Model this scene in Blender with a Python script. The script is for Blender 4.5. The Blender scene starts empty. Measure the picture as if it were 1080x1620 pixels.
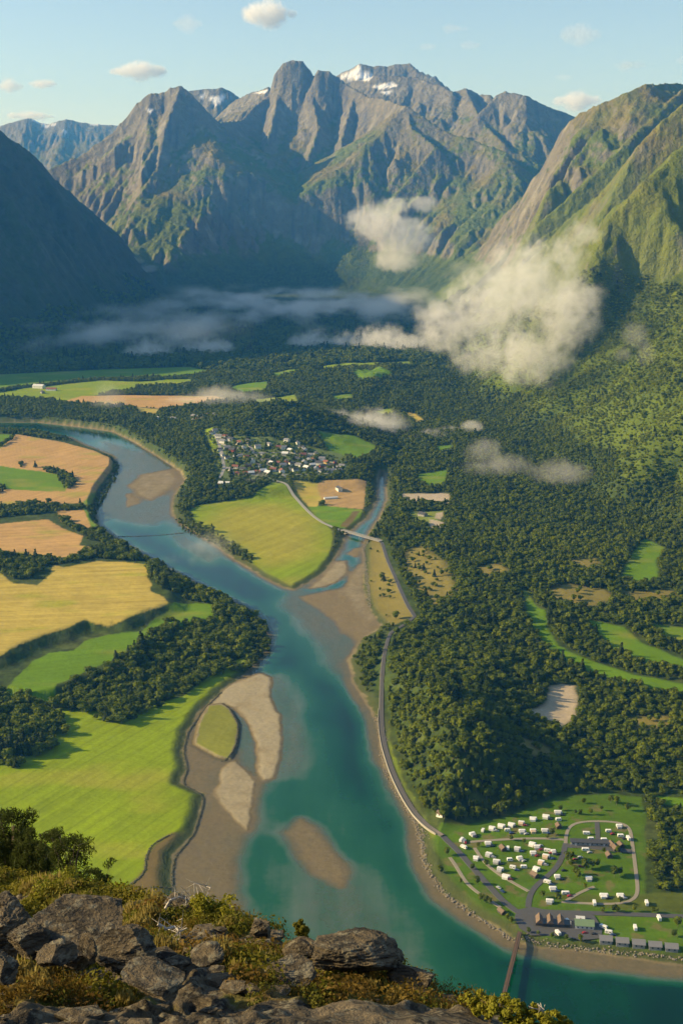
import bpy, math, random
import numpy as np
from mathutils import Vector, Matrix
random.seed(7); rng = np.random.default_rng(11)
R = math.radians
C = bpy.context.scene.collection
scn = bpy.context.scene

# ---------------------------------------------------------------- camera, light, exposure
CAMZ, F, PITCH = 540.0, 2040.0, R(13.37)          # eye above the fjord, focal length in photo pixels
cam = bpy.data.objects.new('camera', bpy.data.cameras.new('camera')); C.objects.link(cam)
cam.location = (0, 0, CAMZ); cam.rotation_euler = (math.pi/2 - PITCH, 0, 0)
cam.data.sensor_fit = 'VERTICAL'; cam.data.sensor_height = 36; cam.data.lens = F/1620*36
cam.data.clip_start = 0.5; cam.data.clip_end = 120000
scn.camera = cam
SUN_EL, SUN_AZ = R(24), R(3)                     # from the left, a little from beyond
sdir = Vector((-math.cos(SUN_AZ)*math.cos(SUN_EL), math.sin(SUN_AZ)*math.cos(SUN_EL), math.sin(SUN_EL)))
w = bpy.data.worlds.new('World'); scn.world = w; w.use_nodes = True
nt = w.node_tree; bg = nt.nodes['Background']
sky = nt.nodes.new('ShaderNodeTexSky'); sky.sky_type = 'NISHITA'; sky.sun_disc = False
sky.sun_elevation = SUN_EL; sky.sun_rotation = math.atan2(sdir.x, sdir.y) % (2*math.pi)
sky.altitude = 500; sky.air_density = 1.0; sky.dust_density = .9; sky.ozone_density = 0.8
nt.links.new(sky.outputs[0], bg.inputs[0]); bg.inputs[1].default_value = 0.102
sl = bpy.data.lights.new('sun', 'SUN'); sun = bpy.data.objects.new('sun', sl); C.objects.link(sun)
sl.energy = 5.0; sl.angle = R(0.5); sl.color = (1.0, 0.79, 0.43)
sun.rotation_euler = sdir.to_track_quat('Z', 'Y').to_euler()
sun.location = (-3000, 500, 3000)
vs = scn.view_settings; vs.view_transform = 'Standard'; vs.look = 'None'; vs.gamma = 1; vs.exposure = 0.74
cy = scn.cycles
cy.max_bounces = 8; cy.diffuse_bounces = 2; cy.glossy_bounces = 2; cy.transmission_bounces = 3
cy.transparent_max_bounces = 8; cy.volume_bounces = 8; cy.use_denoising = True
cy.use_adaptive_sampling = True; cy.adaptive_threshold = 0.02
cy.volume_max_steps = 256; cy.sample_clamp_indirect = 4
cy.caustics_reflective = False; cy.caustics_refractive = False

# ---------------------------------------------------------------- projection helpers
cp, sp = math.cos(PITCH), math.sin(PITCH)
def ray(px, py):
    u = (px-540)/F; v = (810-py)/F
    return u, cp + v*sp, -sp + v*cp
def P(px, py, z=3.0):                             # photo pixel -> world point at height z
    x, y, d = ray(px, py); t = (z-CAMZ)/d
    return x*t, y*t
def PD(px, py, Y):                                # photo pixel -> world point at distance Y
    x, y, d = ray(px, py); t = Y/y
    return x*t, Y, CAMZ + d*t
def poly(pts, z=3.0): return np.array([P(a, b, z) for a, b in pts])

# ---------------------------------------------------------------- noise
_tab = np.random.default_rng(3).random((256, 256))*2*np.pi
_gx, _gy = np.cos(_tab), np.sin(_tab)
def noise(x, y):
    x0 = np.floor(x); y0 = np.floor(y); fx = x-x0; fy = y-y0
    i = x0.astype(np.int64) & 255; j = y0.astype(np.int64) & 255; i1 = (i+1) & 255; j1 = (j+1) & 255
    u = fx*fx*fx*(fx*(fx*6-15)+10); v = fy*fy*fy*(fy*(fy*6-15)+10)
    a = _gx[i, j]*fx + _gy[i, j]*fy; b = _gx[i1, j]*(fx-1) + _gy[i1, j]*fy
    c = _gx[i, j1]*fx + _gy[i, j1]*(fy-1); d = _gx[i1, j1]*(fx-1) + _gy[i1, j1]*(fy-1)
    return ((a*(1-u)+b*u)*(1-v) + (c*(1-u)+d*u)*v)*1.4
def fbm(x, y, o=4, g=0.5):
    s = 0; a = 1.0; t = 0
    for k in range(o):
        s = s + a*noise(x*2**k+17.3*k, y*2**k-9.1*k); t += a; a *= g
    return s/t
def ridged(x, y, o=4, g=0.5):
    s = 0; a = 1.0; t = 0
    for k in range(o):
        s = s + a*(1-np.abs(noise(x*2**k+5.3*k, y*2**k+3.7*k))*2); t += a; a *= g
    return s/t
def sstep(a, b, x):
    t = np.clip((x-a)/(b-a), 0, 1); return t*t*(3-2*t)
def segdist(X, Y, pts):                           # distance to a polyline, and the parameter along it
    best = np.full(X.shape, 1e18); bs = np.zeros(X.shape); s0 = 0
    par = []
    for k in range(len(pts)-1):
        ax, ay = pts[k][:2]; bx, by = pts[k+1][:2]; dx, dy = bx-ax, by-ay; L2 = dx*dx+dy*dy+1e-9
        t = np.clip(((X-ax)*dx+(Y-ay)*dy)/L2, 0, 1)
        d = (X-ax-t*dx)**2+(Y-ay-t*dy)**2
        m = d < best; best = np.where(m, d, best); bs = np.where(m, k+t, bs)
    return np.sqrt(best), bs
def inside(X, Y, pl):
    c = np.zeros(X.shape, bool); n = len(pl)
    for k in range(n):
        x1, y1 = pl[k]; x2, y2 = pl[(k+1) % n]
        if y1 == y2: continue
        m = (y1 > Y) != (y2 > Y)
        c ^= m & (X < (x2-x1)*(Y-y1)/(y2-y1)+x1)
    return c
def sdf(X, Y, pl, mar=60.0, wob=0.0):             # signed distance, + inside, clipped at -mar
    out = np.full(X.shape, -mar); lo = pl.min(0)-mar; hi = pl.max(0)+mar
    m = (X > lo[0]) & (X < hi[0]) & (Y > lo[1]) & (Y < hi[1])
    if not m.any(): return out
    x, y = X[m], Y[m]
    if wob:
        x = x + wob*fbm(x/(wob*7), y/(wob*7), 3); y = y + wob*fbm(x/(wob*7)+40, y/(wob*7)+9, 3)
    d, _ = segdist(x, y, list(pl)+[pl[0]])
    out[m] = np.maximum(np.where(inside(x, y, pl), d, -d), -mar)
    return out

# ---------------------------------------------------------------- mountains: ridge lines -> elevation grid
def rl(pts, s0, c, s1, tail=()): return ([PD(*p) for p in pts]+list(tail), s0, c, s1)
RIDGES = [
 # dark mountain at left
 ([(-9000,3800,1300),(-6500,4300,1350),(-4700,4900,1520),(-3400,5500,1750),(-2500,5600,1560),(-2150,5950,1330),(-1850,6150,1120)]+[PD(0,203,6350),PD(30,226,6400),PD(60,252,6500),PD(95,290,6600),PD(120,312,6700),PD(160,345,6900),PD(190,375,7050),PD(215,408,7150),PD(250,446,7350),PD(300,470,7600)], .35, 400, .66),
 ([(-3400,5500,1750),(-3000,4800,1350),(-2700,4200,950)], .3, 200, .7),  # unseen spur, added to bring the mountain's shadow further forward
 ([(-2700,6300,1450),(-2850,7000,1500),(-2850,7800,1480)], .3, 200, 1.5),  # unseen ridge, added so that its shadow fills the valley head
 # far left range
 rl([(-200,215,17000),(-60,205,17000),(0,200,17000),(45,187,17000),(75,197,17000),(105,189,17000),(140,196,17000),(200,200,17000)], .3, 600, .5),
 # left peak and its spurs
 rl([(60,275,9300),(130,243,9400),(180,208,9450),(215,165,9500),(240,146,9500),(262,147,9500),(270,139,9500),(285,134,9480),(300,146,9450),(320,168,9400),(345,192,9600),(380,190,10200)], .8, 160, .62),
 rl([(285,134,9480),(262,200,9150),(250,260,8900),(225,300,8700),(205,330,8600)], .5, 200, .62),
 rl([(300,146,9450),(330,230,9250),(290,290,9000),(265,345,8850)], .35, 200, .6),
 # behind, with snow
 rl([(250,165,12500),(300,141,12500),(350,136,12500),(366,142,12500),(385,158,12500)], .5, 200, .5),
 rl([(370,160,11500),(395,146,11400),(425,138,11200)], .5, 200, .5),
 # horn
 rl([(380,190,10200),(405,165,10400),(425,150,10500)], .8, 160, .7),
 rl([(428,140,10500),(433,116,10500),(445,101,10500),(460,92,10500),(478,94,10500),(490,108,10500),(497,121,10500)], 1.9, 260, .72),
 rl([(497,121,10500),(504,107,10450),(512,109,10450),(520,110,10450),(532,118,10450),(548,131,10400),(580,150,10200),(620,158,9900),(640,165,9700)], 1.3, 200, .68),
 rl([(440,150,10400),(425,220,9950),(400,280,9600),(380,330,9300),(350,380,8900)], .7, 160, .62),
 rl([(490,140,10400),(505,200,10000),(480,270,9600),(465,330,9200),(450,385,8900)], .6, 160, .62),
 rl([(560,150,10300),(540,220,9900),(545,290,9500),(530,350,9100),(520,400,8850)], .6, 200, .62),
 rl([(640,165,9700),(650,200,9500),(690,230,9250),(640,290,9000),(600,340,8800),(570,390,8600)], .5, 200, .6),
 rl([(640,165,9700),(700,205,9500),(760,225,9300),(800,240,9100)], .4, 300, .5),
 # plateau with glacier
 rl([(520,128,12600),(540,116,12600),(568,102,12600),(590,106,12600),(620,104,12600),(648,99,12600),(662,112,12500),(690,121,12400),(712,140,12300)], .7, 200, .5),
 rl([(560,128,11700),(600,118,11600),(660,122,11500),(700,136,11300),(715,145,11200)], .7, 200, .5),
 rl([(700,150,11300),(735,139,11300),(755,148,11300),(775,150,11200)], .7, 200, .5),
 rl([(760,175,10600),(785,150,10700),(800,144,10700),(830,150,10600),(860,166,10600),(885,176,10600),(920,190,10600)], .8, 200, .5),
 rl([(735,139,11300),(760,190,10600),(800,230,10000)], .4, 200, .5),
 # right wall: main crest far outside the frame, then its spurs
 ([(2300,-1500,900),(2100,500,800),(1750,1500,860),(1750,2500,930),(1850,3500,1050),(1950,4500,1150),(1950,5500,1210)]+[PD(1130,150,6500),PD(1080,147,6600),PD(1020,134,6500)]+[(2300,8000,1250),(2600,9500,1300),(3000,12000,1300)], .1, 300, .70),
 rl([(1020,134,6500),(990,146,6480),(950,163,6500),(905,184,6600),(860,216,6700),(800,265,6800),(745,325,6850),(705,385,6900),(675,430,7000)], .35, 200, .66),
 rl([(1080,140,6500),(985,230,6000),(900,310,5800),(830,370,5700),(760,440,5600)], .3, 150, .66),
 rl([(1150,145,5000),(1080,165,4900),(1040,195,4850),(1010,228,4800),(985,272,4750),(960,322,4700),(935,385,4600),(900,450,4500),(850,520,4350)], .5, 140, .66),
 rl([(1250,120,3950),(1180,160,3900),(1080,228,3850),(1020,285,3750),(965,345,3700),(942,410,3600),(925,480,3500),(900,550,3400),(860,610,3300)], .25, 150, .66),
 rl([(1250,400,3100),(1120,480,3000),(1060,580,2850),(990,690,2700)], .3, 120, .68),
]
VALLEY = np.array([(-14000,-3000),(-14000,2400),(-5500,2700),(-2700,3250),(-1500,3950)] + [P(a,b,5) for a,b in
 [(0,580),(100,562),(180,538),(250,506),(300,484),(330,474),(385,468),(430,464),(480,462),(560,462),(620,466),(668,474),
  (690,500),(705,560),(745,640),(845,735),(960,800),(1080,842),(1250,900)]] + [(760,1500),(900,400),(900,-3000)])
GS = 20.0; GX0, GY0, GNX, GNY = -7000.0, 500.0, 700, 900
gx, gy = np.meshgrid(GX0+np.arange(GNX)*GS, GY0+np.arange(GNY)*GS, indexing='ij')
def build_dem():
    wx = gx + 90*fbm(gx/700, gy/700, 4); wy = gy + 90*fbm(gx/700+31, gy/700+7, 4)
    H = np.full(gx.shape, -400.0); DR = None
    ww = fbm(gx/420+3, gy/420, 3); gm = .35+1.1*sstep(-.3, .4, fbm(gx/900, gy/900+5, 2))
    # keep the crests where they are seen: fade the warp close to ridges
    for pts, s0, c, s1 in RIDGES:
        pts = np.array(pts)
        d, s = segdist(gx, gy, pts)
        L = np.concatenate([[0], np.cumsum(np.hypot(*np.diff(pts[:, :2], axis=0).T))]); DR = d if DR is None else np.minimum(DR, d)
        dw, sw = segdist(wx, wy, pts)
        k = sstep(20, 350, d); d2 = d*(1-k)+dw*k; s2 = s*(1-k)+sw*k
        zc = np.interp(s2, np.arange(len(pts)), pts[:, 2])
        sm = np.interp(s2, np.arange(len(pts)), L)
        g = (ridged(sm/520+ww*.9+pts[0, 0]*.01, d2/1300+ww, 3)-0.5)*gm            # gullies that run down the fall line
        h = zc - s0*c*(1-np.exp(-d2/c)) - s1*d2 + g*np.minimum(d2*.15, 62)
        H = np.maximum(H, h)
    H += (26*fbm(gx/260, gy/260, 4)+60*fbm(gx/800+9, gy/800, 3))*sstep(60, 300, H)*sstep(0, 300, DR)
    dv, _ = segdist(gx, gy, list(VALLEY)+[VALLEY[0]])
    dv = np.where(inside(gx, gy, VALLEY), -dv, dv)
    dv = dv + 40*fbm(gx/300, gy/300, 3)*sstep(0, 200, dv)
    rise = np.where(dv > 0, dv*.30+np.maximum(dv-60, 0)*.35+np.maximum(dv-380, 0)*.95, dv)
    rr = sstep(7900, 7300, gy)*(np.abs(gx) > 200); rise = np.where(dv > 0, rise*(1-rr)+rr*(dv*.5+np.maximum(dv-100, 0)*.5+np.maximum(dv-300, 0)*1.0+(gx < 0)*dv*.35+(gx > 0)*sstep(5600, 5000, gy)*dv*.6), rise)
    k = 25.0; m = np.clip(.5+.5*(rise-H)/k/2, 0, 1)
    H = rise*(1-m)+H*m-2*k*m*(1-m)
    return H, dv, DR
DEM, DVAL, DRID = build_dem()
DEM = np.maximum(DEM, -60)
def bil(G, x, y):
    nx, ny = G.shape; x = np.clip(x, 0, nx-1.001); y = np.clip(y, 0, ny-1.001)
    i = x.astype(int); j = y.astype(int); fx = x-i; fy = y-j
    return (G[i, j]*(1-fx)+G[i+1, j]*fx)*(1-fy)+(G[i, j+1]*(1-fx)+G[i+1, j+1]*fx)*fy
def erode(H, N=45000, steps=45, batches=8):
    g = np.random.default_rng(5); nx, ny = H.shape; H = H.copy()
    ok = np.argwhere(H > 60)
    for b in range(batches):
        p = ok[g.integers(0, len(ok), N)] + g.random((N, 2)); x, y = p[:, 0], p[:, 1]
        dx = np.zeros(N); dy = np.zeros(N); sed = np.zeros(N); vel = np.ones(N); wat = np.ones(N)
        x = np.clip(x, 1, nx-3); y = np.clip(y, 1, ny-3)
        for s in range(steps):
            i = x.astype(int); j = y.astype(int); fx = x-i; fy = y-j
            h00, h10, h01, h11 = H[i, j], H[i+1, j], H[i, j+1], H[i+1, j+1]
            gx_ = (h10-h00)*(1-fy)+(h11-h01)*fy; gy_ = (h01-h00)*(1-fx)+(h11-h10)*fx
            h = (h00*(1-fx)+h10*fx)*(1-fy)+(h01*(1-fx)+h11*fx)*fy
            n = np.hypot(gx_, gy_)+1e-6
            dx = dx*.15-gx_/n*.85; dy = dy*.15-gy_/n*.85; n = np.hypot(dx, dy)+1e-6; dx /= n; dy /= n
            x2 = np.clip(x+dx, 1, nx-3); y2 = np.clip(y+dy, 1, ny-3)
            dh = bil(H, x2, y2)-h
            cap = np.maximum(-dh, .2)*vel*wat*.8
            dep = np.where(dh > 0, np.minimum(dh, sed), np.where(sed > cap, (sed-cap)*.25, -np.minimum((cap-sed)*.12, np.maximum(-dh, 0)*.5)))
            flat = (h < 25); dep = np.where(flat, 0, dep)
            sed = sed-dep
            for a, bb, w_ in ((i, j, (1-fx)*(1-fy)), (i+1, j, fx*(1-fy)), (i, j+1, (1-fx)*fy), (i+1, j+1, fx*fy)):
                np.add.at(H, (a, bb), dep*w_)
            vel = np.sqrt(np.maximum(vel*vel*.9-dh*.05, .01)); wat = wat*.975
            x, y = x2, y2
    return H
DEM = DEM + np.clip(erode(DEM)-DEM, -70, 40)*(.12+.88*sstep(10, 260, DRID))

# ---------------------------------------------------------------- the valley floor: heights
def terr(pts, z, wdt, inc): return (poly(pts, z), inc, wdt)
T_MID = [(-400,1125),(-100,1105),(0,1085),(60,1093),(95,1085),(120,1072),(165,1060),(200,1050),(235,1020),(275,990),(330,978),(365,966),(350,950),(310,935),(262,915),(235,890),(190,860),(160,845),(145,800),(150,772),(172,742),(176,726),(150,714),(100,700),(30,688),(-150,684),(-400,690)]
T_UP  = [(-400,1090),(-100,1058),(0,1036),(30,1018),(69,1002),(108,991),(135,979),(194,980),(222,968),(266,953),(262,915),(238,890),(150,884),(80,896),(0,880),(-400,880)]
T_VIL = [(-500,660),(0,655),(100,662),(190,672),(250,700),(300,745),(320,770),(400,772),(470,760),(560,758),(590,735),(595,700),(560,640),(600,600),(700,560),(650,520),(400,520),(0,580),(-500,600)]
TERR = [terr(T_MID, 11, 20, 9), terr(T_UP, 21, 34, 10), terr(T_VIL, 18, 60, 12)]
def hump(px, py, z, rx, ry, ang=0):
    x, y = P(px, py, z); return (x, y, rx, ry, R(ang))
HUMPS = [(hump(440,668,40,170,230), 62), (hump(690,1120,25,75,210,12), 34), (hump(715,1200,25,60,110), 22), (hump(770,1060,20,60,120), 12),
         (hump(790,900,10,180,260), 14), (hump(590,600,20,300,400), 35)]
CAMPW = poly([(690,1345),(740,1300),(800,1285),(880,1258),(960,1250),(1400,1250),(1400,1530),(750,1450)], 4)
BANK = poly([(-900,664),(-300,664),(0,668),(60,668),(130,676),(180,683),(210,698),(250,722),(285,745),(293,760),(275,785),(271,812),(290,832),(330,855),(370,885),(420,915),(450,930),(466,933),(490,920),(512,905),(528,885),(540,868),(546,850),(560,836),(580,820),(596,792),(597,765),(600,745),
  (608,745),(612,790),(602,815),(585,840),(576,862),(574,895),(572,930),(583,965),(602,990),(570,1012),(551,1045),(560,1080),(585,1120),(600,1152),(604,1200),(622,1245),(652,1292),(664,1330),(672,1372),(700,1412),(740,1442),(790,1472),(812,1490),(860,1500),(940,1507),(1080,1528),(1500,1590),(2600,1700)]
  , 0)
BANK = np.vstack([BANK, [(1400,450),(-300,450)], poly([(330,1560),(285,1440),(272,1392),(276,1352),(306,1320),(316,1290),(325,1256),(287,1240),(297,1213),(291,1188),(298,1158),(322,1122),(352,1093),(388,1068),(420,1032),(426,1008),(414,984),(384,960),(345,940),(300,919),(230,880),(182,851),(155,831),(150,800),(160,775),(185,742),(182,722),(135,704),(110,692),(60,682),(0,677),(-300,674),(-900,674)], 0)])
# shallow banks under and above the water: polygon, softness m, top level
def bar(pts, soft, top): return (poly(pts, 0), soft, top)
S1 = [(387,1077),(413,1067),(427,1073),(423,1103),(440,1133),(443,1170),(438,1207),(430,1230),(417,1233),(407,1220),(407,1177),(390,1140),(367,1117),(343,1112),(360,1090)]
S2B = [(352,1215),(370,1203),(390,1220),(401,1237),(398,1273),(390,1312),(375,1298),(360,1280),(345,1258)]
S2 = [(345,1110),(385,1130),(402,1180),(407,1225),(403,1260),(397,1300),(385,1325),(370,1370),(363,1410),(380,1440),(400,1475),(330,1480),(285,1440),(260,1400),(262,1350),(300,1310),(310,1260),(280,1240),(290,1200),(290,1150),(315,1115)]
S3 = [(473,1297),(490,1307),(520,1343),(547,1380),(543,1400),(500,1380),(473,1350),(457,1317)]
S4 = [(480,945),(520,936),(560,930),(580,950),(600,985),(590,998),(568,1008),(545,1000),(520,970)]
S5 = [(492,930),(515,912),(532,890),(546,888),(548,905),(535,918),(510,928)]
S6 = [(267,744),(279,757),(264,773),(239,791),(222,784),(205,768),(230,751)]
S7 = [(203,782),(219,790),(217,797),(203,802)]
ISLE = [(330,1117),(350,1115),(363,1123),(377,1147),(373,1177),(363,1200),(347,1197),(310,1177),(317,1143)]
BARS = [bar(S1, 9, .5), bar(S2B, 8, .35), bar(S2, 24, -.18), bar(S3, 20, -.10), bar(S4, 24, .08), bar(S5, 10, .3), bar(S6, 30, .2), bar(S7, 14, .12), bar(ISLE, 3, 1.6),
 bar([(440,1070),(470,1110),(490,1200),(470,1230),(440,1230),(430,1080)], 30, -.75),
 bar([(420,1240),(470,1230),(540,1290),(600,1400),(660,1480),(720,1600),(500,1600),(440,1500),(370,1420),(400,1300)], 45, -1.35),
 bar([(500,1380),(545,1385),(590,1450),(640,1540),(560,1540),(500,1430)], 30, -.75),
 bar([(470,940),(520,960),(545,1000),(560,1050),(530,1060),(500,1000),(450,960)], 40, -.55),
 bar([(574,895),(556,910),(548,940),(590,980),(600,960),(580,930)], 12, .2),
 bar([(562,868),(568,868),(562,880),(552,876)], 8, .1),
 bar([(170,700),(300,740),(290,800),(250,830),(170,820),(150,790),(190,740)], 50, -.55),
 bar([(280,840),(340,880),(330,890),(270,850)], 25, -.7),
 bar([(812,1485),(870,1492),(960,1502),(1100,1525),(1400,1570),(1400,1600),(1090,1545),(930,1530),(830,1505)], 12, -.25),
 bar([(660,1290),(668,1330),(680,1370),(705,1410),(745,1440),(815,1490),(800,1492),(735,1455),(690,1420),(665,1375),(655,1330)], 9, -.2),
 bar([(551,1045),(562,1085),(590,1125),(604,1160),(606,1205),(598,1200),(580,1130),(552,1085),(545,1050)], 8, -.3)]
CARVE = [(poly([(373,1120),(392,1148),(406,1190),(404,1225),(385,1210),(380,1180),(384,1150),(368,1120)], 0), 8, .5)]
def bed(X, Y):
    """depth of the river bed where inside BANK (negative z)"""
    d = sdf(X, Y, BANK, 60, 3)
    q = d > -60
    z = np.full(X.shape, 9.9)
    x, y = X[q], Y[q]; dd = d[q]
    b = -np.minimum(np.maximum(dd, 0)*.09, 2.6)-.05 + .25*fbm(x/60, y/60, 3)*sstep(5, 30, dd)
    b = b + .6*sstep(1.0, -1.0, 0)*0
    for pl, soft, top in BARS:
        s = sdf(x, y, pl, soft*2.5, soft*.35)
        m = s > -soft*2.5
        k = sstep(-soft*1.6, soft*.25, s)
        tp = top + .10*fbm(x/14, y/14, 3) + .08*fbm(x/5, y/5, 2)
        b = np.where(m, np.maximum(b, b*(1-k)+tp*k), b)
    for pl, soft, dp in CARVE:
        s = sdf(x, y, pl, soft*2, soft*.3); b = b - dp*sstep(-soft, soft*.5, s)
    z[q] = b
    return z, d
def ground(X, Y, detail=True):
    gxi = (X-GX0)/GS; gyi = (Y-GY0)/GS
    m = bil(DEM, gxi, gyi); dv = bil(DVAL, gxi, gyi)
    z = np.full(X.shape, 3.0) + .8*fbm(X/120, Y/120, 3)
    for pl, inc, wdt in TERR: z = z + inc*sstep(-wdt*.92, wdt*.08, sdf(X, Y, pl, wdt, 5))
    bd, d = bed(X, Y); dsh = np.maximum(sstep(-58, -10, d), sstep(-58, 0, sdf(X, Y, CAMPW, 60)))
    for (cx, cy_, rx, ry, a), h in HUMPS:
        dx, dy = X-cx, Y-cy_; u = (dx*math.cos(a)+dy*math.sin(a))/rx; v = (-dx*math.sin(a)+dy*math.cos(a))/ry
        q = u*u+v*v
        z = z + np.where(q < 9, (1-dsh)*h*np.exp(-q*1.1)*(1+.35*fbm(X/60, Y/60, 3)), 0)
    mt = np.maximum(m, 0)*sstep(-5, 40, dv)
    if detail:
        rough = sstep(60, 400, mt)
        mt = mt + rough*(14*(ridged(X/170, Y/170, 4)-.5) + 9*(ridged(X/45+8, Y/45, 3)-.5))
    z = z + mt
    # the cliff below the camera
    z = np.maximum(z, 525-1.25*np.maximum(Y-20, 0) + 25*fbm(X/60, Y/60, 3)*sstep(20, 120, Y) - 0.2*np.abs(X))
    inn = d > -14
    k = sstep(-14, .5, d)
    edge = z*(1-k)+.12*k
    z = np.where((d > 0) & (bd < 9), bd, np.where(inn, edge, z))
    return z, d, dv

# ---------------------------------------------------------------- the valley floor: what grows where (albedo)
GRN = (.115,.215,.005); LIM = (.20,.275,.003); TAN = (.46,.285,.105); YEL = (.44,.34,.07); FOR = (.042,.066,.012)
SCR = (.22,.185,.045); MARSH = (.15,.11,.04); GRAV = (.42,.35,.25); ASPH = (.085,.085,.088); BRN = (.38,.25,.10)
F1 = [(-300,700),(-100,690),(0,686),(30,684),(75,691),(119,701),(155,714),(180,723),(178,743),(164,759),(147,779),(133,796),(111,796),(92,797),(50,806),(0,812),(-300,840)]
F1G = [(-300,725),(0,737),(31,742),(64,746),(94,751),(111,762),(103,777),(67,777),(0,773),(-300,765)]
FG0 = [(-200,683),(0,682),(22,683),(19,693),(0,709),(-200,720)]
F2 = [(-300,840),(0,820),(75,813),(97,826),(130,839),(125,853),(151,857),(111,873),(72,872),(28,864),(0,860),(-300,850)]
F2B = [(92,807),(133,805),(147,834),(132,832),(97,823)]
F2C = [(133,803),(158,836),(147,836)]
F2G = [(-300,862),(0,865),(17,865),(56,874),(39,880),(0,882),(-300,882)]
F3 = [(-400,910),(0,905),(20,921),(60,924),(83,905),(84,890),(100,896),(133,890),(155,886),(194,887),(239,892),(250,897),(230,908),(239,922),(236,933),(258,942),(265,952),(222,966),(194,978),(170,982),(133,977),(108,989),(69,1001),(30,1016),(0,1034),(-400,1090)]
F4 = [(-400,1140),(0,1098),(8,1090),(28,1068),(55,1043),(78,1031),(119,1027),(135,1012),(172,1002),(228,996),(240,983),(262,972),(278,958),(310,952),(345,955),(370,970),(360,985),(340,985),(300,992),(260,1000),(203,1024),(180,1040),(139,1057),(111,1071),(89,1079),(83,1096),(47,1096),(17,1104),(-400,1150)]
F5 = [(-600,1200),(-100,1180),(60,1125),(110,1118),(200,1130),(290,1100),(345,1060),(400,1030),(415,1020),(383,1066),(347,1092),(319,1120),(296,1155),(289,1186),(295,1211),(285,1240),(320,1256),(312,1290),(303,1316),(270,1328),(245,1334),(232,1360),(236,1385),(215,1402),(150,1440),(0,1480),(-300,1500),(-900,1450)]
M1 = [(303,805),(320,797),(365,792),(400,790),(432,772),(450,775),(480,800),(510,826),(523,838),(525,850),(519,880),(500,905),(465,926),(440,922),(400,890),(350,850),(310,826)]
M1Y = [(340,830),(370,805),(430,800),(480,820),(490,850),(470,880),(430,890),(380,860)]
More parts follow.
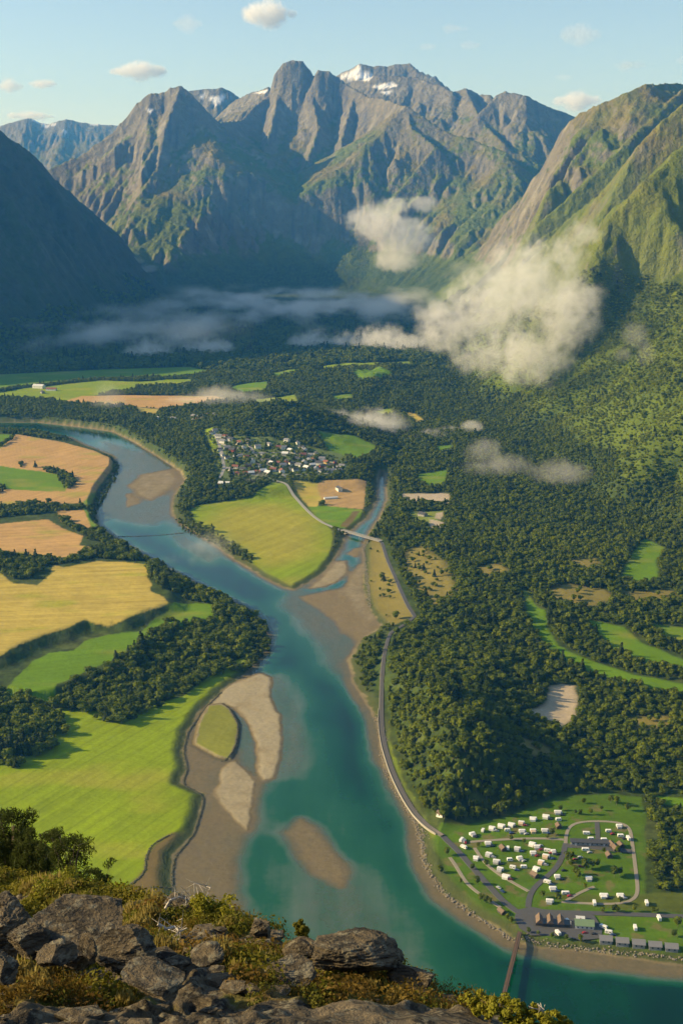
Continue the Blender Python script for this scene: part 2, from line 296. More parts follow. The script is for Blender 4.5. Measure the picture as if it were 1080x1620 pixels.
FIELDS = [ # polygon, z, colour, edge softness, stripe angle, spacing, strength, mottle
 (F1,12,TAN,2,62,9,.10), (F1G,12,GRN,2,10,9,.05), (FG0,12,GRN,2,0,9,.05), (F2,22,TAN,2,12,10,.12), (F2B,14,TAN,2,60,8,.08), (F2C,12,GRN,2,0,9,0), (F2G,22,GRN,2,0,9,.05),
 ([(180,722),(188,727),(187,742),(170,765),(152,790),(140,800),(133,796),(147,779),(164,759),(178,743)],12,GRN,5,0,9,0),
 (F3,24,YEL,2,8,11,.13), (F4,14,GRN,2,20,7,.09), (F5,4,LIM,2,62,7,.12),
 (M1,4,LIM,2,60,11,.12), (M1Y,4,(.30,.28,.03),60,60,13,.10),
 ([(487,800),(520,800),(572,806),(566,830),(545,835),(526,832),(508,822)],4,GRN,2,40,14,.10), ([(538,832),(560,808),(568,808),(550,834)],4,MARSH,3,0,9,0),
 ([(500,772),(515,768),(578,766),(574,804),(520,799),(503,785)],5,BRN,2,50,12,.12), ([(462,768),(500,772),(508,790),(500,800),(488,799),(475,782)],5,YEL,3,0,9,.05),
 ([(-400,628),(0,618),(40,611),(70,609),(110,604),(160,599),(210,601),(240,600),(258,598),(300,597),(303,602),(270,606),(215,608),(210,612),(150,622),(100,632),(75,628),(0,624),(-400,640)],21,LIM,4,0,30,.03),
 ([(-400,600),(0,590),(150,583),(300,578),(330,585),(300,593),(150,596),(40,608),(0,614),(-400,620)],20,GRN,6,0,30,.03),
 ([(100,632),(130,623),(200,622),(340,624),(362,630),(300,638),(255,643),(215,640),(160,637)],21,TAN,4,5,30,.08), ([(215,641),(252,644),(245,652),(222,650)],21,YEL,4,0,30,0),
 ([(365,611),(385,606),(423,605),(418,618),(385,620)],22,GRN,5,0,30,0), ([(398,629),(465,624),(471,637),(415,638)],24,LIM,5,0,30,0), ([(464,642),(500,642),(500,652),(480,657)],26,GRN,4,0,30,0),
 ([(495,585),(540,576),(600,574),(648,567),(647,579),(600,583),(545,588),(520,590)],30,LIM,6,0,30,0), ([(638,638),(655,640),(673,651),(660,653)],30,YEL,4,0,30,0),
 ([(528,623),(556,622),(556,628),(530,629)],30,GRN,4,0,30,0), ([(505,690),(560,688),(600,700),(565,716),(520,708)],30,GRN,8,0,30,0), ([(610,699),(632,699),(632,703),(610,703)],25,GRN,4,0,30,0),
 ([(325,688),(335,688),(350,712),(360,735),(350,742),(345,730),(335,708)],22,LIM,4,0,30,0), ([(345,700),(420,703),(540,715),(550,735),(500,745),(420,752),(355,752),(345,730)],24,(.11,.15,.04),10,0,30,0),
 ([(662,750),(688,746),(706,743),(701,765),(680,768),(664,760)],4,GRN,3,0,30,0), ([(636,780),(711,780),(708,795),(640,792)],4,GRAV,3,0,20,.05),
 ([(650,810),(700,808),(690,822),(705,835),(668,828),(652,820)],4,(.2,.24,.04),3,0,30,0), ([(680,822),(700,828),(703,837),(680,838)],4,GRAV,3,0,30,0), ([(690,812),(700,810),(697,822),(688,820)],4,GRAV,3,0,30,0),
 ([(1000,872),(1020,846),(1050,858),(1035,880),(1040,905),(1012,915),(985,908)],12,GRN,5,0,30,0), ([(868,938),(900,930),(950,935),(970,945),(930,962),(880,952)],8,SCR,10,0,30,0),
 ([(840,962),(860,968),(862,990),(880,1018),(930,1040),(1000,1062),(1090,1078),(1200,1085),(1200,1100),(1080,1092),(1000,1076),(930,1056),(890,1040),(862,1012),(846,990)],8,GRN,4,0,30,.03),
 ([(930,980),(960,986),(985,990),(1010,1012),(1090,1042),(1090,1052),(1030,1046),(970,1022)],8,GRN,5,0,30,0), ([(1035,985),(1090,990),(1090,1012),(1050,1002)],8,GRN,5,0,30,0),
 ([(830,940),(845,962),(850,1000),(838,980)],8,GRN,4,0,30,0), ([(810,1180),(860,1175),(880,1190),(840,1200)],12,SCR,8,0,30,0),
 ([(567,862),(598,852),(616,900),(640,955),(655,978),(625,988),(600,985),(583,960),(572,930),(565,895)],3,SCR,3,0,30,0), ([(640,880),(665,870),(700,900),(715,940),(690,960),(655,930)],4,SCR,14,0,30,0),
 ([(612,1150),(618,1190),(640,1240),(668,1290),(700,1335),(690,1340),(660,1300),(630,1250),(610,1200)],4,LIM,3,0,30,0),
 ([(840,1120),(866,1105),(873,1074),(890,1070),(907,1072),(911,1100),(906,1120),(888,1140),(860,1126)],14,(.5,.40,.26),4,0,20,0),
 ([(680,1330),(700,1306),(740,1304),(800,1292),(880,1262),(960,1255),(1012,1260),(1018,1300),(1016,1440),(1100,1445),(1400,1460),(1400,1530),(1090,1512),(1000,1500),(860,1488),(805,1462),(750,1432),(720,1392),(694,1350)],4,(.075,.145,.006),3,0,14,.10),
 ([(1040,1258),(1085,1262),(1085,1275),(1050,1270)],4,GRN,3,0,30,0), ([(860,1412),(960,1416),(1085,1410),(1085,1440),(1000,1436),(930,1430)],4,(.085,.11,.015),4,0,14,.10),
 ([(200,1407),(232,1380),(236,1358),(250,1336),(273,1322),(307,1320),(290,1340),(272,1360),(272,1400),(290,1450),(240,1430)],1,MARSH,4,0,30,0),
 ([(330,1117),(350,1115),(363,1123),(377,1147),(373,1177),(363,1200),(347,1197),(310,1177),(317,1143)],1.5,(.20,.21,.03),3,0,30,0),
]
FIELDS += [([(560,598),(600,592),(622,596),(600,604),(570,606)],30,GRN,5,0,30,0), ([(430,590),(470,584),(480,590),(440,597)],26,GRN,5,0,30,0), ([(590,640),(615,636),(622,642),(600,646)],26,LIM,4,0,30,0), ([(690,700),(712,698),(716,704),(696,708)],12,GRN,3,0,30,0), ([(760,905),(790,900),(800,912),(770,918)],8,SCR,8,0,30,0), ([(905,890),(940,884),(950,894),(915,900)],9,SCR,8,0,30,0), ([(990,935),(1060,930),(1070,942),(1000,948)],9,SCR,8,0,30,0), ([(1000,1130),(1050,1126),(1060,1140),(1010,1146)],8,SCR,8,0,30,0)]
CLEAR = [(f[0], f[1]) for f in FIELDS if f[2] is not SCR]
def mix(a, b, k): return a*(1-k[..., None])+np.asarray(b)*k[..., None]
SNOW = [([(533,122),(560,108),(568,101),(572,110),(590,120),(584,128),(560,126)],12600), ([(588,136),(620,130),(630,136),(600,142)],9900), ([(600,145),(622,143),(612,151)],9800),
        ([(308,150),(325,148),(322,156)],12500), ([(325,153),(360,150),(350,162),(340,168),(335,158)],12500), ([(400,148),(425,141),(420,147)],11300),
        ([(48,188),(75,203),(80,200),(60,188)],17000), ([(76,197),(90,193),(88,199)],17000), ([(140,196),(165,195),(150,200)],17000), ([(98,205),(108,208),(104,212)],17000), ([(232,172),(245,172),(238,180)],9400)]
def albedo(X, Y, z, d, dv, slope, aspect):
    n1 = fbm(X/90, Y/90, 4); n2 = fbm(X/18, Y/18, 3)
    base = np.array(FOR)[None, :]*np.ones((X.size, 3))
    base = mix(base, (.07,.085,.025), sstep(.05, .4, n1+n2*.4)*.6)
    base = np.clip(base*(1+.9*n2+.5*fbm(X/5, Y/5, 2))[:, None], .01, 1); mt = z > 45
    # mountains: forest low, then grass and heath, then bare rock where steep or high
    side = X > 0; base = mix(base, (.10,.14,.012), .85*sstep(30, 60, z)*side*(Y > 1900)*(Y < 7500)*(.6+.4*sstep(-.3, .3, n1)))  # right slope floor brightened: its sunlit look is put into the colour
    tl = np.where(side & (Y < 7500), np.interp(Y, [3000, 4500, 6500], [400, 240, 100]), 180) + 100*n1
    right = (X > 0) & (Y < 7500)
    heath = sstep(-90, 90, z-tl)
    hc = mix(np.ones((X.size, 3))*np.array((.105,.135,.020)), (.17,.145,.045), sstep(-.2, .35, fbm(X/260+3, Y/260, 4)+(z-800)/1800))
    base = mix(base, hc, np.where(mt, heath, 0))
    rk = np.ones((X.size, 3))*np.array((.178,.16,.118)); rk = mix(rk, (.265,.245,.195), sstep(.0, .5, fbm(X/130+9, Y/60, 4))); rk = mix(rk, (.12,.115,.11), sstep(.0, .5, fbm(X/50, Y/300+5, 4)))
    steep = np.where(right, 1.35, 1.22) - (np.maximum(z-500, 0)/np.where(right, 3500, 1900))
    kr = sstep(-.16, .16, slope-steep+.45*fbm(X/110+60, Y/110, 5)+.22*n2)*sstep(90, 260, z)
    kr = np.maximum(kr, sstep(1150, 1500, z+260*n1)*.9*(Y > 7000))
    kr = np.where(mt, kr, 0); kr = kr*np.where(right & (Y < 6000), .18+.5*sstep(.0, .35, fbm(X/60+7, Y/110, 4)), 1)
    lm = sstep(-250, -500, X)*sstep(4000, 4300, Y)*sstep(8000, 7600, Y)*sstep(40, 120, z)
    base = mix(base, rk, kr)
    base = mix(base, (.032,.042,.022), lm*.75)  # left mountain darkened: its deep shade is put into the ground colour
    lit = sstep(-200, 200, z-250)*right*(Y < 6000)*mt; base = mix(base, (.15,.175,.02), lit*(1-kr)*.6*sstep(-.3, .2, n1+n2))  # sunlit yellow green of the upper right slope, mixed into its colour
    for pts, Yd in SNOW:
        u, v = X/np.maximum(Y, 1), (z-CAMZ)/np.maximum(Y, 1)
        a = np.array([[PD(p, q, Yd)[0]/Yd, (PD(p, q, Yd)[2]-CAMZ)/Yd] for p, q in pts])*Yd
        m = np.abs(Y-Yd) < 1800
        if m.any():
            s = np.full(X.shape, -60.); s[m] = sdf(u[m]*Yd, v[m]*Yd, a, 60, 6); k = sstep(-4, 4, s); base = mix(base, (.85,.85,.88), k)
    for f in FIELDS:
        pl = poly(f[0], f[1]); s = sdf(X, Y, pl, max(f[3]*3, 12), min(f[3], 3)*1.2)
        m = s > -f[3]*1.5
        if not m.any(): continue
        x, y = X[m], Y[m]; col = np.ones((x.size, 3))*np.array(f[2])
        a = R(f[4]); ac = x*math.sin(a)-y*math.cos(a); al = x*math.cos(a)+y*math.sin(a)
        st = f[6]*(noise(ac/f[5], al/(f[5]*14))*1.5+.8*noise(ac/(f[5]*.45)+9, al/(f[5]*9)))
        big = .16*fbm(x/90+4, y/90, 3)+.10*fbm(x/25, y/25+3, 3)
        col = col*(1+st+big)[:, None]
        col = mix(col, np.array(YEL)*.9,   .34*sstep(.05, .5, fbm(x/140+70, y/70+f[1], 3)) if f[2] in (LIM, GRN) else 0*x)
        if f[2] in (TAN, YEL): col = mix(col, np.array(LIM)*1.1, .45*sstep(.12, .5, fbm(x/110+20, y/50, 3)))
        if f[2] in (TAN, YEL, LIM) and f[1] != 21: col = col*(1-.13*sstep(.40, .47, np.abs(((ac+3*fbm(x/60, y/60, 2))/(15 if f[1] < 20 else 20)) % 1-.5)))[:, None]
        if f[0][0] == (680, 1330): col = mix(col, (.16,.13,.055), .75*sstep(.12, .38, fbm(x/16, y/16, 4)))
        k = sstep(-f[3], f[3]*.4, s[m]); base[m] = mix(base[m], 1, 0*k)*(1-k)[:, None]+col*k[:, None]
    # banks, beaches and river bed
    k = sstep(-16, -5, d)*sstep(6, 2.5, z)
    bank = mix(np.ones((X.size, 3))*np.array((.07,.085,.025)), (.24,.20,.10), sstep(-.1, .35, n2+n1)*sstep(-5, -1, d))
    isl = sstep(-1, 1.5, sdf(X, Y, poly(ISLE, 1), 20, 2)); base = mix(base, bank, k*(1-isl))
    sand = mix(np.ones((X.size, 3))*np.array((.19,.15,.082)), (.335,.285,.18), sstep(.05, .45, z+.1*n2)*1.0)
    sand = mix(sand, (.20,.145,.07), sstep(.0, -.5, z)*.5+.35*sstep(.0, .5, fbm(X/30+9, Y/30, 4)))
    k = sstep(-2, .8, d)
    isl = sstep(-1, 1.5, sdf(X, Y, poly(ISLE, 1), 20, 2))
    base = mix(base, sand, k*(1-isl))
    s_i = sdf(X, Y, poly(ISLE, 1), 20, 2); base = mix(base, (.11,.085,.035), sstep(-9, -3, s_i)*sstep(1, -1.5, s_i)*.85)
    # the steep grassy bank between the upper and middle field
    return np.clip(base, .005, .9)

# ---------------------------------------------------------------- terrain mesh
us = [(px-540)/F/1.0 for px in np.arange(-70, 1151, 1.5)]
st, e = 3/F, us[-1]; out = []
while e < 1.35: e += st; st *= 1.07; out.append(e)
us = np.array([-v for v in out[::-1]]+us+out)
Ys = [8.0]
while Ys[-1] < 520: Ys.append(Ys[-1]+14)
while Ys[-1] < 18500:
    y = Ys[-1]; Ys.append(y + (max(.8, min(1.45*y*y/(CAMZ*F)*1.0, 12)) if y < 11800 else 40))
Ys = np.array(Ys)
UU, YY = np.meshgrid(us, Ys); XX = UU*YY
def norm_attr(name, me, arr, kind, dom='POINT'):
    a = me.attributes.new(name, kind, dom)
    a.data.foreach_set('color' if 'COLOR' in kind else 'value', np.ascontiguousarray(arr, dtype=np.float32).ravel()); return a
def grid_mesh(name, XX, YY, ZZ, keep=None):
    nr, nc = XX.shape; me = bpy.data.meshes.new(name)
    idx = np.arange(nr*nc).reshape(nr, nc)
    q = np.stack([idx[:-1, :-1], idx[:-1, 1:], idx[1:, 1:], idx[1:, :-1]], -1).reshape(-1, 4)
    co = np.stack([XX, YY, ZZ], -1).reshape(-1, 3); remap = None
    if keep is not None:
        k = keep.ravel()[q].any(1); q = q[k]; used = np.zeros(nr*nc, bool); used[q.ravel()] = True
        remap = np.cumsum(used)-1; co = co[used]; q = remap[q]; remap = used
    me.vertices.add(len(co)); me.vertices.foreach_set('co', co.astype(np.float32).ravel())
    me.loops.add(q.size); me.loops.foreach_set('vertex_index', q.astype(np.int32).ravel())
    me.polygons.add(len(q)); me.polygons.foreach_set('loop_start', (np.arange(len(q))*4).astype(np.int32))
    me.polygons.foreach_set('use_smooth', np.ones(len(q), bool)); me.update(); me.validate()
    return me, remap
def link(name, me, mat=None, parent=None, **kw):
    o = bpy.data.objects.new(name, me); C.objects.link(o)
    if mat is not None and me is not None:
        me.materials.clear()
        for m_ in (mat if isinstance(mat, (list, tuple)) else [mat]): me.materials.append(m_)
    if parent: o.parent = parent
    for k, v in kw.items(): o[k] = v
    return o
class NT:
    """small helper for node materials"""
    def __init__(s, name, disp=False):
        s.m = bpy.data.materials.new(name); s.m.use_nodes = True; s.t = s.m.node_tree; s.b = s.t.nodes.get('Principled BSDF'); s.out = s.t.nodes['Material Output']
    def n(s, typ, **kw):
        nd = s.t.nodes.new(typ)
        for k, v in kw.items():
            if k.startswith('i_'):
                key = k[2:]; key = int(key) if key.isdigit() else key.replace('_', ' ')
                if isinstance(v, bpy.types.NodeSocket): s.t.links.new(v, nd.inputs[key])
                else: nd.inputs[key].default_value = v
            else: setattr(nd, k, v)
        return nd
    def math(s, op, a, b=None, c=None):
        nd = s.n('ShaderNodeMath', operation=op)
        for i, v in enumerate((a, b, c)):
            if v is None: continue
            if isinstance(v, bpy.types.NodeSocket): s.t.links.new(v, nd.inputs[i])
            else: nd.inputs[i].default_value = v
        return nd.outputs[0]
    def noise(s, vec, scale, detail=4, rough=.55):
        return s.n('ShaderNodeTexNoise', i_Vector=vec, i_Scale=scale, i_Detail=detail, i_Roughness=rough).outputs[0]
    def mixc(s, f, a, b, blend='MIX'):
        nd = s.n('ShaderNodeMix', data_type='RGBA', blend_type=blend)
        for i, v in ((0, f), (6, a), (7, b)):
            if isinstance(v, bpy.types.NodeSocket): s.t.links.new(v, nd.inputs[i])
            elif i == 0: nd.inputs[0].default_value = v
            else: nd.inputs[i].default_value = (*v, 1) if len(v) == 3 else v
        return nd.outputs[2]
    def ramp(s, f, a, b):
        nd = s.n('ShaderNodeMapRange', i_Value=f); nd.inputs[1].default_value = a; nd.inputs[2].default_value = b; nd.clamp = True; return nd.outputs[0]
    def attr(s, name, t='GEOMETRY'): return s.n('ShaderNodeAttribute', attribute_name=name, attribute_type=t)
    def set(s, **kw):
        for k, v in kw.items():
            key = k.replace('_', ' ')
            if isinstance(v, bpy.types.NodeSocket): s.t.links.new(v, s.b.inputs[key])
            else: s.b.inputs[key].default_value = v
        return s
    def pos(s): return s.n('ShaderNodeNewGeometry').outputs['Position']
    def obj(s): return s.n('ShaderNodeTexCoord').outputs['Object']
# terrain
ZZ, DD, DV = ground(XX, YY)
gy_ = np.gradient(ZZ, axis=0)/np.gradient(YY, axis=0); gx_ = np.gradient(ZZ, axis=1)/np.maximum(np.gradient(XX, axis=1), 1e-6)
SL = np.hypot(gx_, gy_-gx_*UU)
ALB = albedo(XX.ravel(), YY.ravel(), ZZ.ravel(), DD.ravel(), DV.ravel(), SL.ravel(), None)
ROCK = (sstep(40, 200, ZZ)*1.0).ravel()
t = NT('terrain'); p = t.pos(); al = t.attr('alb').outputs['Color']; rk = t.attr('rough').outputs['Fac']
n1 = t.noise(p, .02, 6, .62); n2 = t.noise(p, .25, 5, .6); n3 = t.noise(p, .006, 5, .6)
v1 = t.math('MULTIPLY_ADD', n1, .9, .55); v2 = t.math('MULTIPLY_ADD', n2, .5, .75); vv = t.math('MULTIPLY', v1, v2)
k = t.mixc(rk, t.n('ShaderNodeCombineColor', i_0=v2, i_1=v2, i_2=v2).outputs[0], t.n('ShaderNodeCombineColor', i_0=vv, i_1=vv, i_2=vv).outputs[0])
col = t.mixc(1.0, al, k, 'MULTIPLY')
h = t.math('ADD', t.math('MULTIPLY', n1, 34.0), t.math('MULTIPLY', n2, 2.2))
bp = t.n('ShaderNodeBump', i_Height=h, i_Strength=t.math('MULTIPLY_ADD', rk, .85, .10)); bp.inputs['Distance'].default_value = 1.0
t.set(Base_Color=col, Roughness=.9, Normal=bp.outputs[0]); t.b.inputs['Specular IOR Level'].default_value = .15
me, _ = grid_mesh('terrain', XX, YY, ZZ)
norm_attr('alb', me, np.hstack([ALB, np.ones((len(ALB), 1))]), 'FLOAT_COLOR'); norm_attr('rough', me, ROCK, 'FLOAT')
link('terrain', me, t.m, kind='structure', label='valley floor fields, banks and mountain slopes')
# water surface: a slightly wider sheet than the river, coloured by how much light its depth swallows
near = (YY > 480) & (YY < 4400)
KW = near & (DD > -6)
WD = np.clip(-ZZ, 0, 3)
me, used = grid_mesh('river', XX, YY, np.zeros_like(XX), KW)
norm_attr('depth', me, WD.ravel()[used], 'FLOAT')
wt = NT('river_water'); p = wt.pos(); dp = wt.attr('depth').outputs['Fac']
cr = wt.n('ShaderNodeValToRGB', i_0=wt.math('DIVIDE', wt.math('ADD', dp, wt.math('ADD', wt.math('MULTIPLY', wt.math('SUBTRACT', wt.noise(p, .012, 5), .5), .9), wt.math('MULTIPLY', wt.math('SUBTRACT', wt.noise(wt.n('ShaderNodeMapping', i_Vector=p, i_Scale=(.05, .006, 1), i_Rotation=(0, 0, -.25)).outputs[0], 1.0, 5), .5), 1.1))), 3.0)); r = cr.color_ramp
r.elements[0].position = 0.03; r.elements[0].color = (.16,.14,.075,1)
r.elements[1].position = .95; r.elements[1].color = (.000,.021,.009,1)
for pos_, c_ in ((.2,(.095,.14,.10)), (.42,(.012,.086,.036)), (.7,(.001,.052,.019))):
    e_ = r.elements.new(pos_); e_.color = (*c_, 1)
wb = wt.n('ShaderNodeBump', i_Height=wt.math('ADD', wt.noise(p, .35, 3), wt.math('MULTIPLY', wt.noise(p, .05, 3), 2.0)), i_Strength=.2); wb.inputs['Distance'].default_value = .35
wt.set(Base_Color=cr.outputs[0], Roughness=.10, Normal=wb.outputs[0], IOR=1.33, Alpha=wt.ramp(dp, -.02, .9))
link('river', me, wt.m, kind='structure', label='teal river winding through the valley')

# ---------------------------------------------------------------- mesh builder
class MB:
    def __init__(s): s.v = []; s.f = []; s.mi = []; s.n = 0
    def add(s, v, f, mi=0):
        s.v.append(np.asarray(v, float)); s.f += [tuple(int(i)+s.n for i in q) for q in f]; s.mi += [mi]*len(f); s.n += len(v); return s
    def box(s, c, sz, rz=0, mi=0, taper=1.0):
        x, y, z = [a/2 for a in sz]; t_ = taper
        v = np.array([(-x,-y,-z),(x,-y,-z),(x,y,-z),(-x,y,-z),(-x*t_,-y*t_,z),(x*t_,-y*t_,z),(x*t_,y*t_,z),(-x*t_,y*t_,z)])
        ca, sa = math.cos(rz), math.sin(rz); v = np.stack([v[:,0]*ca-v[:,1]*sa, v[:,0]*sa+v[:,1]*ca, v[:,2]], 1)+np.array(c)
        return s.add(v, [(0,3,2,1),(4,5,6,7),(0,1,5,4),(1,2,6,5),(2,3,7,6),(3,0,4,7)], mi)
    def tube(s, a, b, r1, r2=None, n=6, mi=0):
        a = Vector(a); b = Vector(b); r2 = r1 if r2 is None else r2
        q = (b-a).to_track_quat('Z', 'Y'); v = []
        for p, r_ in ((a, r1), (b, r2)):
            for k in range(n):
                an = 2*math.pi*k/n; v.append(p+q @ Vector((math.cos(an)*r_, math.sin(an)*r_, 0)))
        return s.add(v, [(k, (k+1) % n, n+(k+1) % n, n+k) for k in range(n)]+[tuple(range(n-1, -1, -1)), tuple(range(n, 2*n))], mi)
    def prism(s, prof, y0, y1, mi=0):             # profile in x,z pushed along y
        n = len(prof); v = [(x, y0, z) for x, z in prof]+[(x, y1, z) for x, z in prof]
        return s.add(v, [(k, (k+1) % n, n+(k+1) % n, n+k)[::-1] for k in range(n)]+[tuple(range(n)), tuple(range(2*n-1, n-1, -1))], mi)
    def mesh(s, name, smooth=False):
        me = bpy.data.meshes.new(name); v = np.concatenate(s.v); me.from_pydata(v.tolist(), [], s.f)
        me.polygons.foreach_set('material_index', np.array(s.mi, dtype=np.int32))
        if smooth: me.polygons.foreach_set('use_smooth', np.ones(len(s.f), bool))
        me.update(); return me
    def build(s, name, mat, parent=None, smooth=False, **kw): return link(name, s.mesh(name, smooth), mat, parent, **kw)
def empty(name, loc=(0,0,0), rz=0, **kw):
    o = bpy.data.objects.new(name, None); C.objects.link(o); o.location = loc; o.rotation_euler = (0, 0, rz); o.empty_display_size = .5
    for k, v in kw.items(): o[k] = v
    return o
def thing(name, label, cat, loc=(0,0,0), rz=0, group=None):
    o = empty(name, loc, rz, label=label, category=cat)
    if group: o['group'] = group
    return o
def dup(root, loc, rz=0, label=None, group=None, scale=None):
    c = root.copy(); C.objects.link(c); c.location = loc; c.rotation_euler = (0, 0, rz)
    if label: c['label'] = label
    if group: c['group'] = group
    if scale: c.scale = scale
    for ch in list(root.children):
        d = ch.copy(); C.objects.link(d); d.parent = c
        for g_ in list(ch.children):
            e = g_.copy(); C.objects.link(e); e.parent = d
    return c
def gz(x, y):
    z, d, _ = ground(np.array([float(x)]), np.array([float(y)])); return float(z[0])
def simple(name, col, rough=.7, var=.15, scale=2.0, metal=0, rnd=.0, bump=0):
    m = NT(name); p = m.obj(); n = m.noise(p, scale, 4)
    v = m.math('MULTIPLY_ADD', n, var*2, 1-var)
    if rnd: v = m.math('MULTIPLY', v, m.math('MULTIPLY_ADD', m.n('ShaderNodeObjectInfo').outputs['Random'], rnd, 1-rnd/2))
    c = m.mixc(1.0, col, m.n('ShaderNodeCombineColor', i_0=v, i_1=v, i_2=v).outputs[0], 'MULTIPLY')
    m.set(Base_Color=c, Roughness=rough, Metallic=metal)
    if bump:
        b = m.n('ShaderNodeBump', i_Height=n, i_Strength=bump); m.set(Normal=b.outputs[0])
    return m.m

# ---------------------------------------------------------------- trees
def leaf_mat(name, a, b, c):
    m = NT(name); r = m.n('ShaderNodeObjectInfo').outputs['Random']; n = m.noise(m.obj(), .55, 3)
    reg = m.noise(m.pos(), .006, 3)
    k = m.mixc(m.ramp(m.math('ADD', m.math('MULTIPLY', r, .6), m.math('MULTIPLY', reg, .8)), .35, .85), a, b)
    k = m.mixc(m.math('MULTIPLY', m.ramp(n, .45, .75), .6), k, c)
    m.set(Base_Color=k, Roughness=.75); m.b.inputs['Specular IOR Level'].default_value = .2
    tr = m.n('ShaderNodeBsdfTranslucent', i_Color=k); ms = m.n('ShaderNodeMixShader', i_0=.38, i_1=m.b.outputs[0], i_2=tr.outputs[0]); m.t.links.new(ms.outputs[0], m.out.inputs[0])
    return m.m
M_BROAD = leaf_mat('leaves_broad', (.062,.100,.005), (.112,.150,.007), (.15,.178,.009))
M_BIRCH = leaf_mat('leaves_birch', (.095,.142,.007), (.158,.195,.009), (.205,.22,.011))
M_SPRUCE = leaf_mat('needles_spruce', (.03,.052,.01), (.05,.075,.012), (.065,.09,.014))
M_BARK = simple('bark', (.16,.13,.10), .9)
def crown_mesh(seed, kind, h=10., leaves=170, ls=1.15):
    g = np.random.default_rng(seed); P_ = []; N_ = []
    if kind == 'spruce':
        n = leaves; t_ = g.random(n)**.7; z = h*(1-t_)*.0+h*(.1+.9*(1-t_)); r_ = (1-(z/h))*h*.19+.15; a = g.random(n)*6.283
        tier = 1+.35*np.sin(z*4.5); P_ = np.stack([np.cos(a)*r_*tier, np.sin(a)*r_*tier, z], 1); N_ = np.stack([np.cos(a), np.sin(a), .5+0*a], 1)
    else:
        nb = 8 if kind == 'broad' else 7
        cs = []
        for k in range(nb):
            a = k*2.4+g.random(); zz = g.uniform(.38, .86); rr = g.uniform(.1, .24 if kind == 'broad' else .13)*h*(1.15-abs(zz-.55))
            cs.append((math.cos(a)*rr, math.sin(a)*rr, zz*h, g.uniform(.15, .25)*h*(1 if kind == 'broad' else .78)))
        cs.append((0, 0, .62*h, .27*h*(1 if kind == 'broad' else .8)))
        per = leaves//len(cs)
        for x, y, z, r_ in cs:
            d = g.normal(size=(per, 3)); d /= np.linalg.norm(d, axis=1)[:, None]; d[:, 2] = np.abs(d[:, 2])*.9-.25*(g.random(per) < .4)
            P_.append(np.array([x, y, z])+d*r_*(g.uniform(.75, 1.08, (per, 1)))*np.array([1, 1, .85])); N_.append(d)
        P_ = np.concatenate(P_); N_ = np.concatenate(N_)
    N_ = N_+g.normal(size=N_.shape)*.45; N_ /= np.linalg.norm(N_, axis=1)[:, None]
    up = g.normal(size=N_.shape); t1 = np.cross(N_, up); t1 /= np.linalg.norm(t1, axis=1)[:, None]; t2 = np.cross(N_, t1)
    s_ = ls*h/10*g.uniform(.6, 1.2, (len(P_), 1))
    V = np.stack([P_+t1*s_*.5, P_+t2*s_*.42+t1*s_*.1, P_-t1*s_*.55, P_-t2*s_*.45-t1*s_*.1], 1).reshape(-1, 3)
    mb = MB(); mb.add(V, np.arange(len(V)).reshape(-1, 4))
    # a dense inner mass so that the crown is not see-through
    import bmesh
    bm = bmesh.new(); bmesh.ops.create_icosphere(bm, subdivisions=2, radius=1)
    if kind == 'spruce': v = np.array([(q.co.x*h*.10*(1-q.co.z)*.8, q.co.y*h*.10*(1-q.co.z)*.8, h*(.48+.42*q.co.z)) for q in bm.verts])
    else:
        w_ = .27 if kind == 'broad' else .19
        v = np.array([q.co[:] for q in bm.verts]); j = 1+.30*g.normal(size=(len(v), 1)).clip(-1, 1)
        v = v*np.array([w_*h, w_*h, .30*h])*j+np.array([0, 0, .58*h])
    mb.add(v, [[q.index for q in f.verts] for f in bm.faces]); bm.free()
    return mb
def trunk_mb(h, kind):
    mb = MB().tube((0,0,-1), (0,0,h*.45), h*.022, h*.014, 6)
    if kind != 'spruce':
        for k in range(4):
            a = k*1.7+.3; mb.tube((0,0,h*(.25+.05*k)), (math.cos(a)*h*.16, math.sin(a)*h*.16, h*(.5+.05*k)), h*.010, h*.004, 5)
    else: mb.tube((0,0,h*.45), (0,0,h*.97), h*.014, h*.003, 5)
    return mb
M_SLOPE = leaf_mat('leaves_slope', (.125,.185,.009), (.205,.245,.011), (.27,.26,.014))  # lighter leaf copy: sunlight on the right slope put into the colour
TREEMAT = {'shrub': M_SLOPE, 'broad': M_BROAD, 'birch': M_BIRCH, 'spruce': M_SPRUCE}
def joined_tree(seed, kind, h, leaves, ls):
    mb = crown_mesh(seed, kind, h, leaves, ls); mb2 = trunk_mb(h, kind)
    mb.add(np.concatenate(mb2.v), mb2.f, 1)
    [v_.__imul__(np.array({'spruce': [1.1, 1.1, .85], 'shrub': [1.45, 1.45, .5]}.get(kind, [1.22, 1.22, .78]))) for v_ in mb.v]; o = bpy.data.objects.new('tree_pattern', mb.mesh('forest_tree')); o.data.materials.append(TREEMAT[kind]); o.data.materials.append(M_BARK); return o

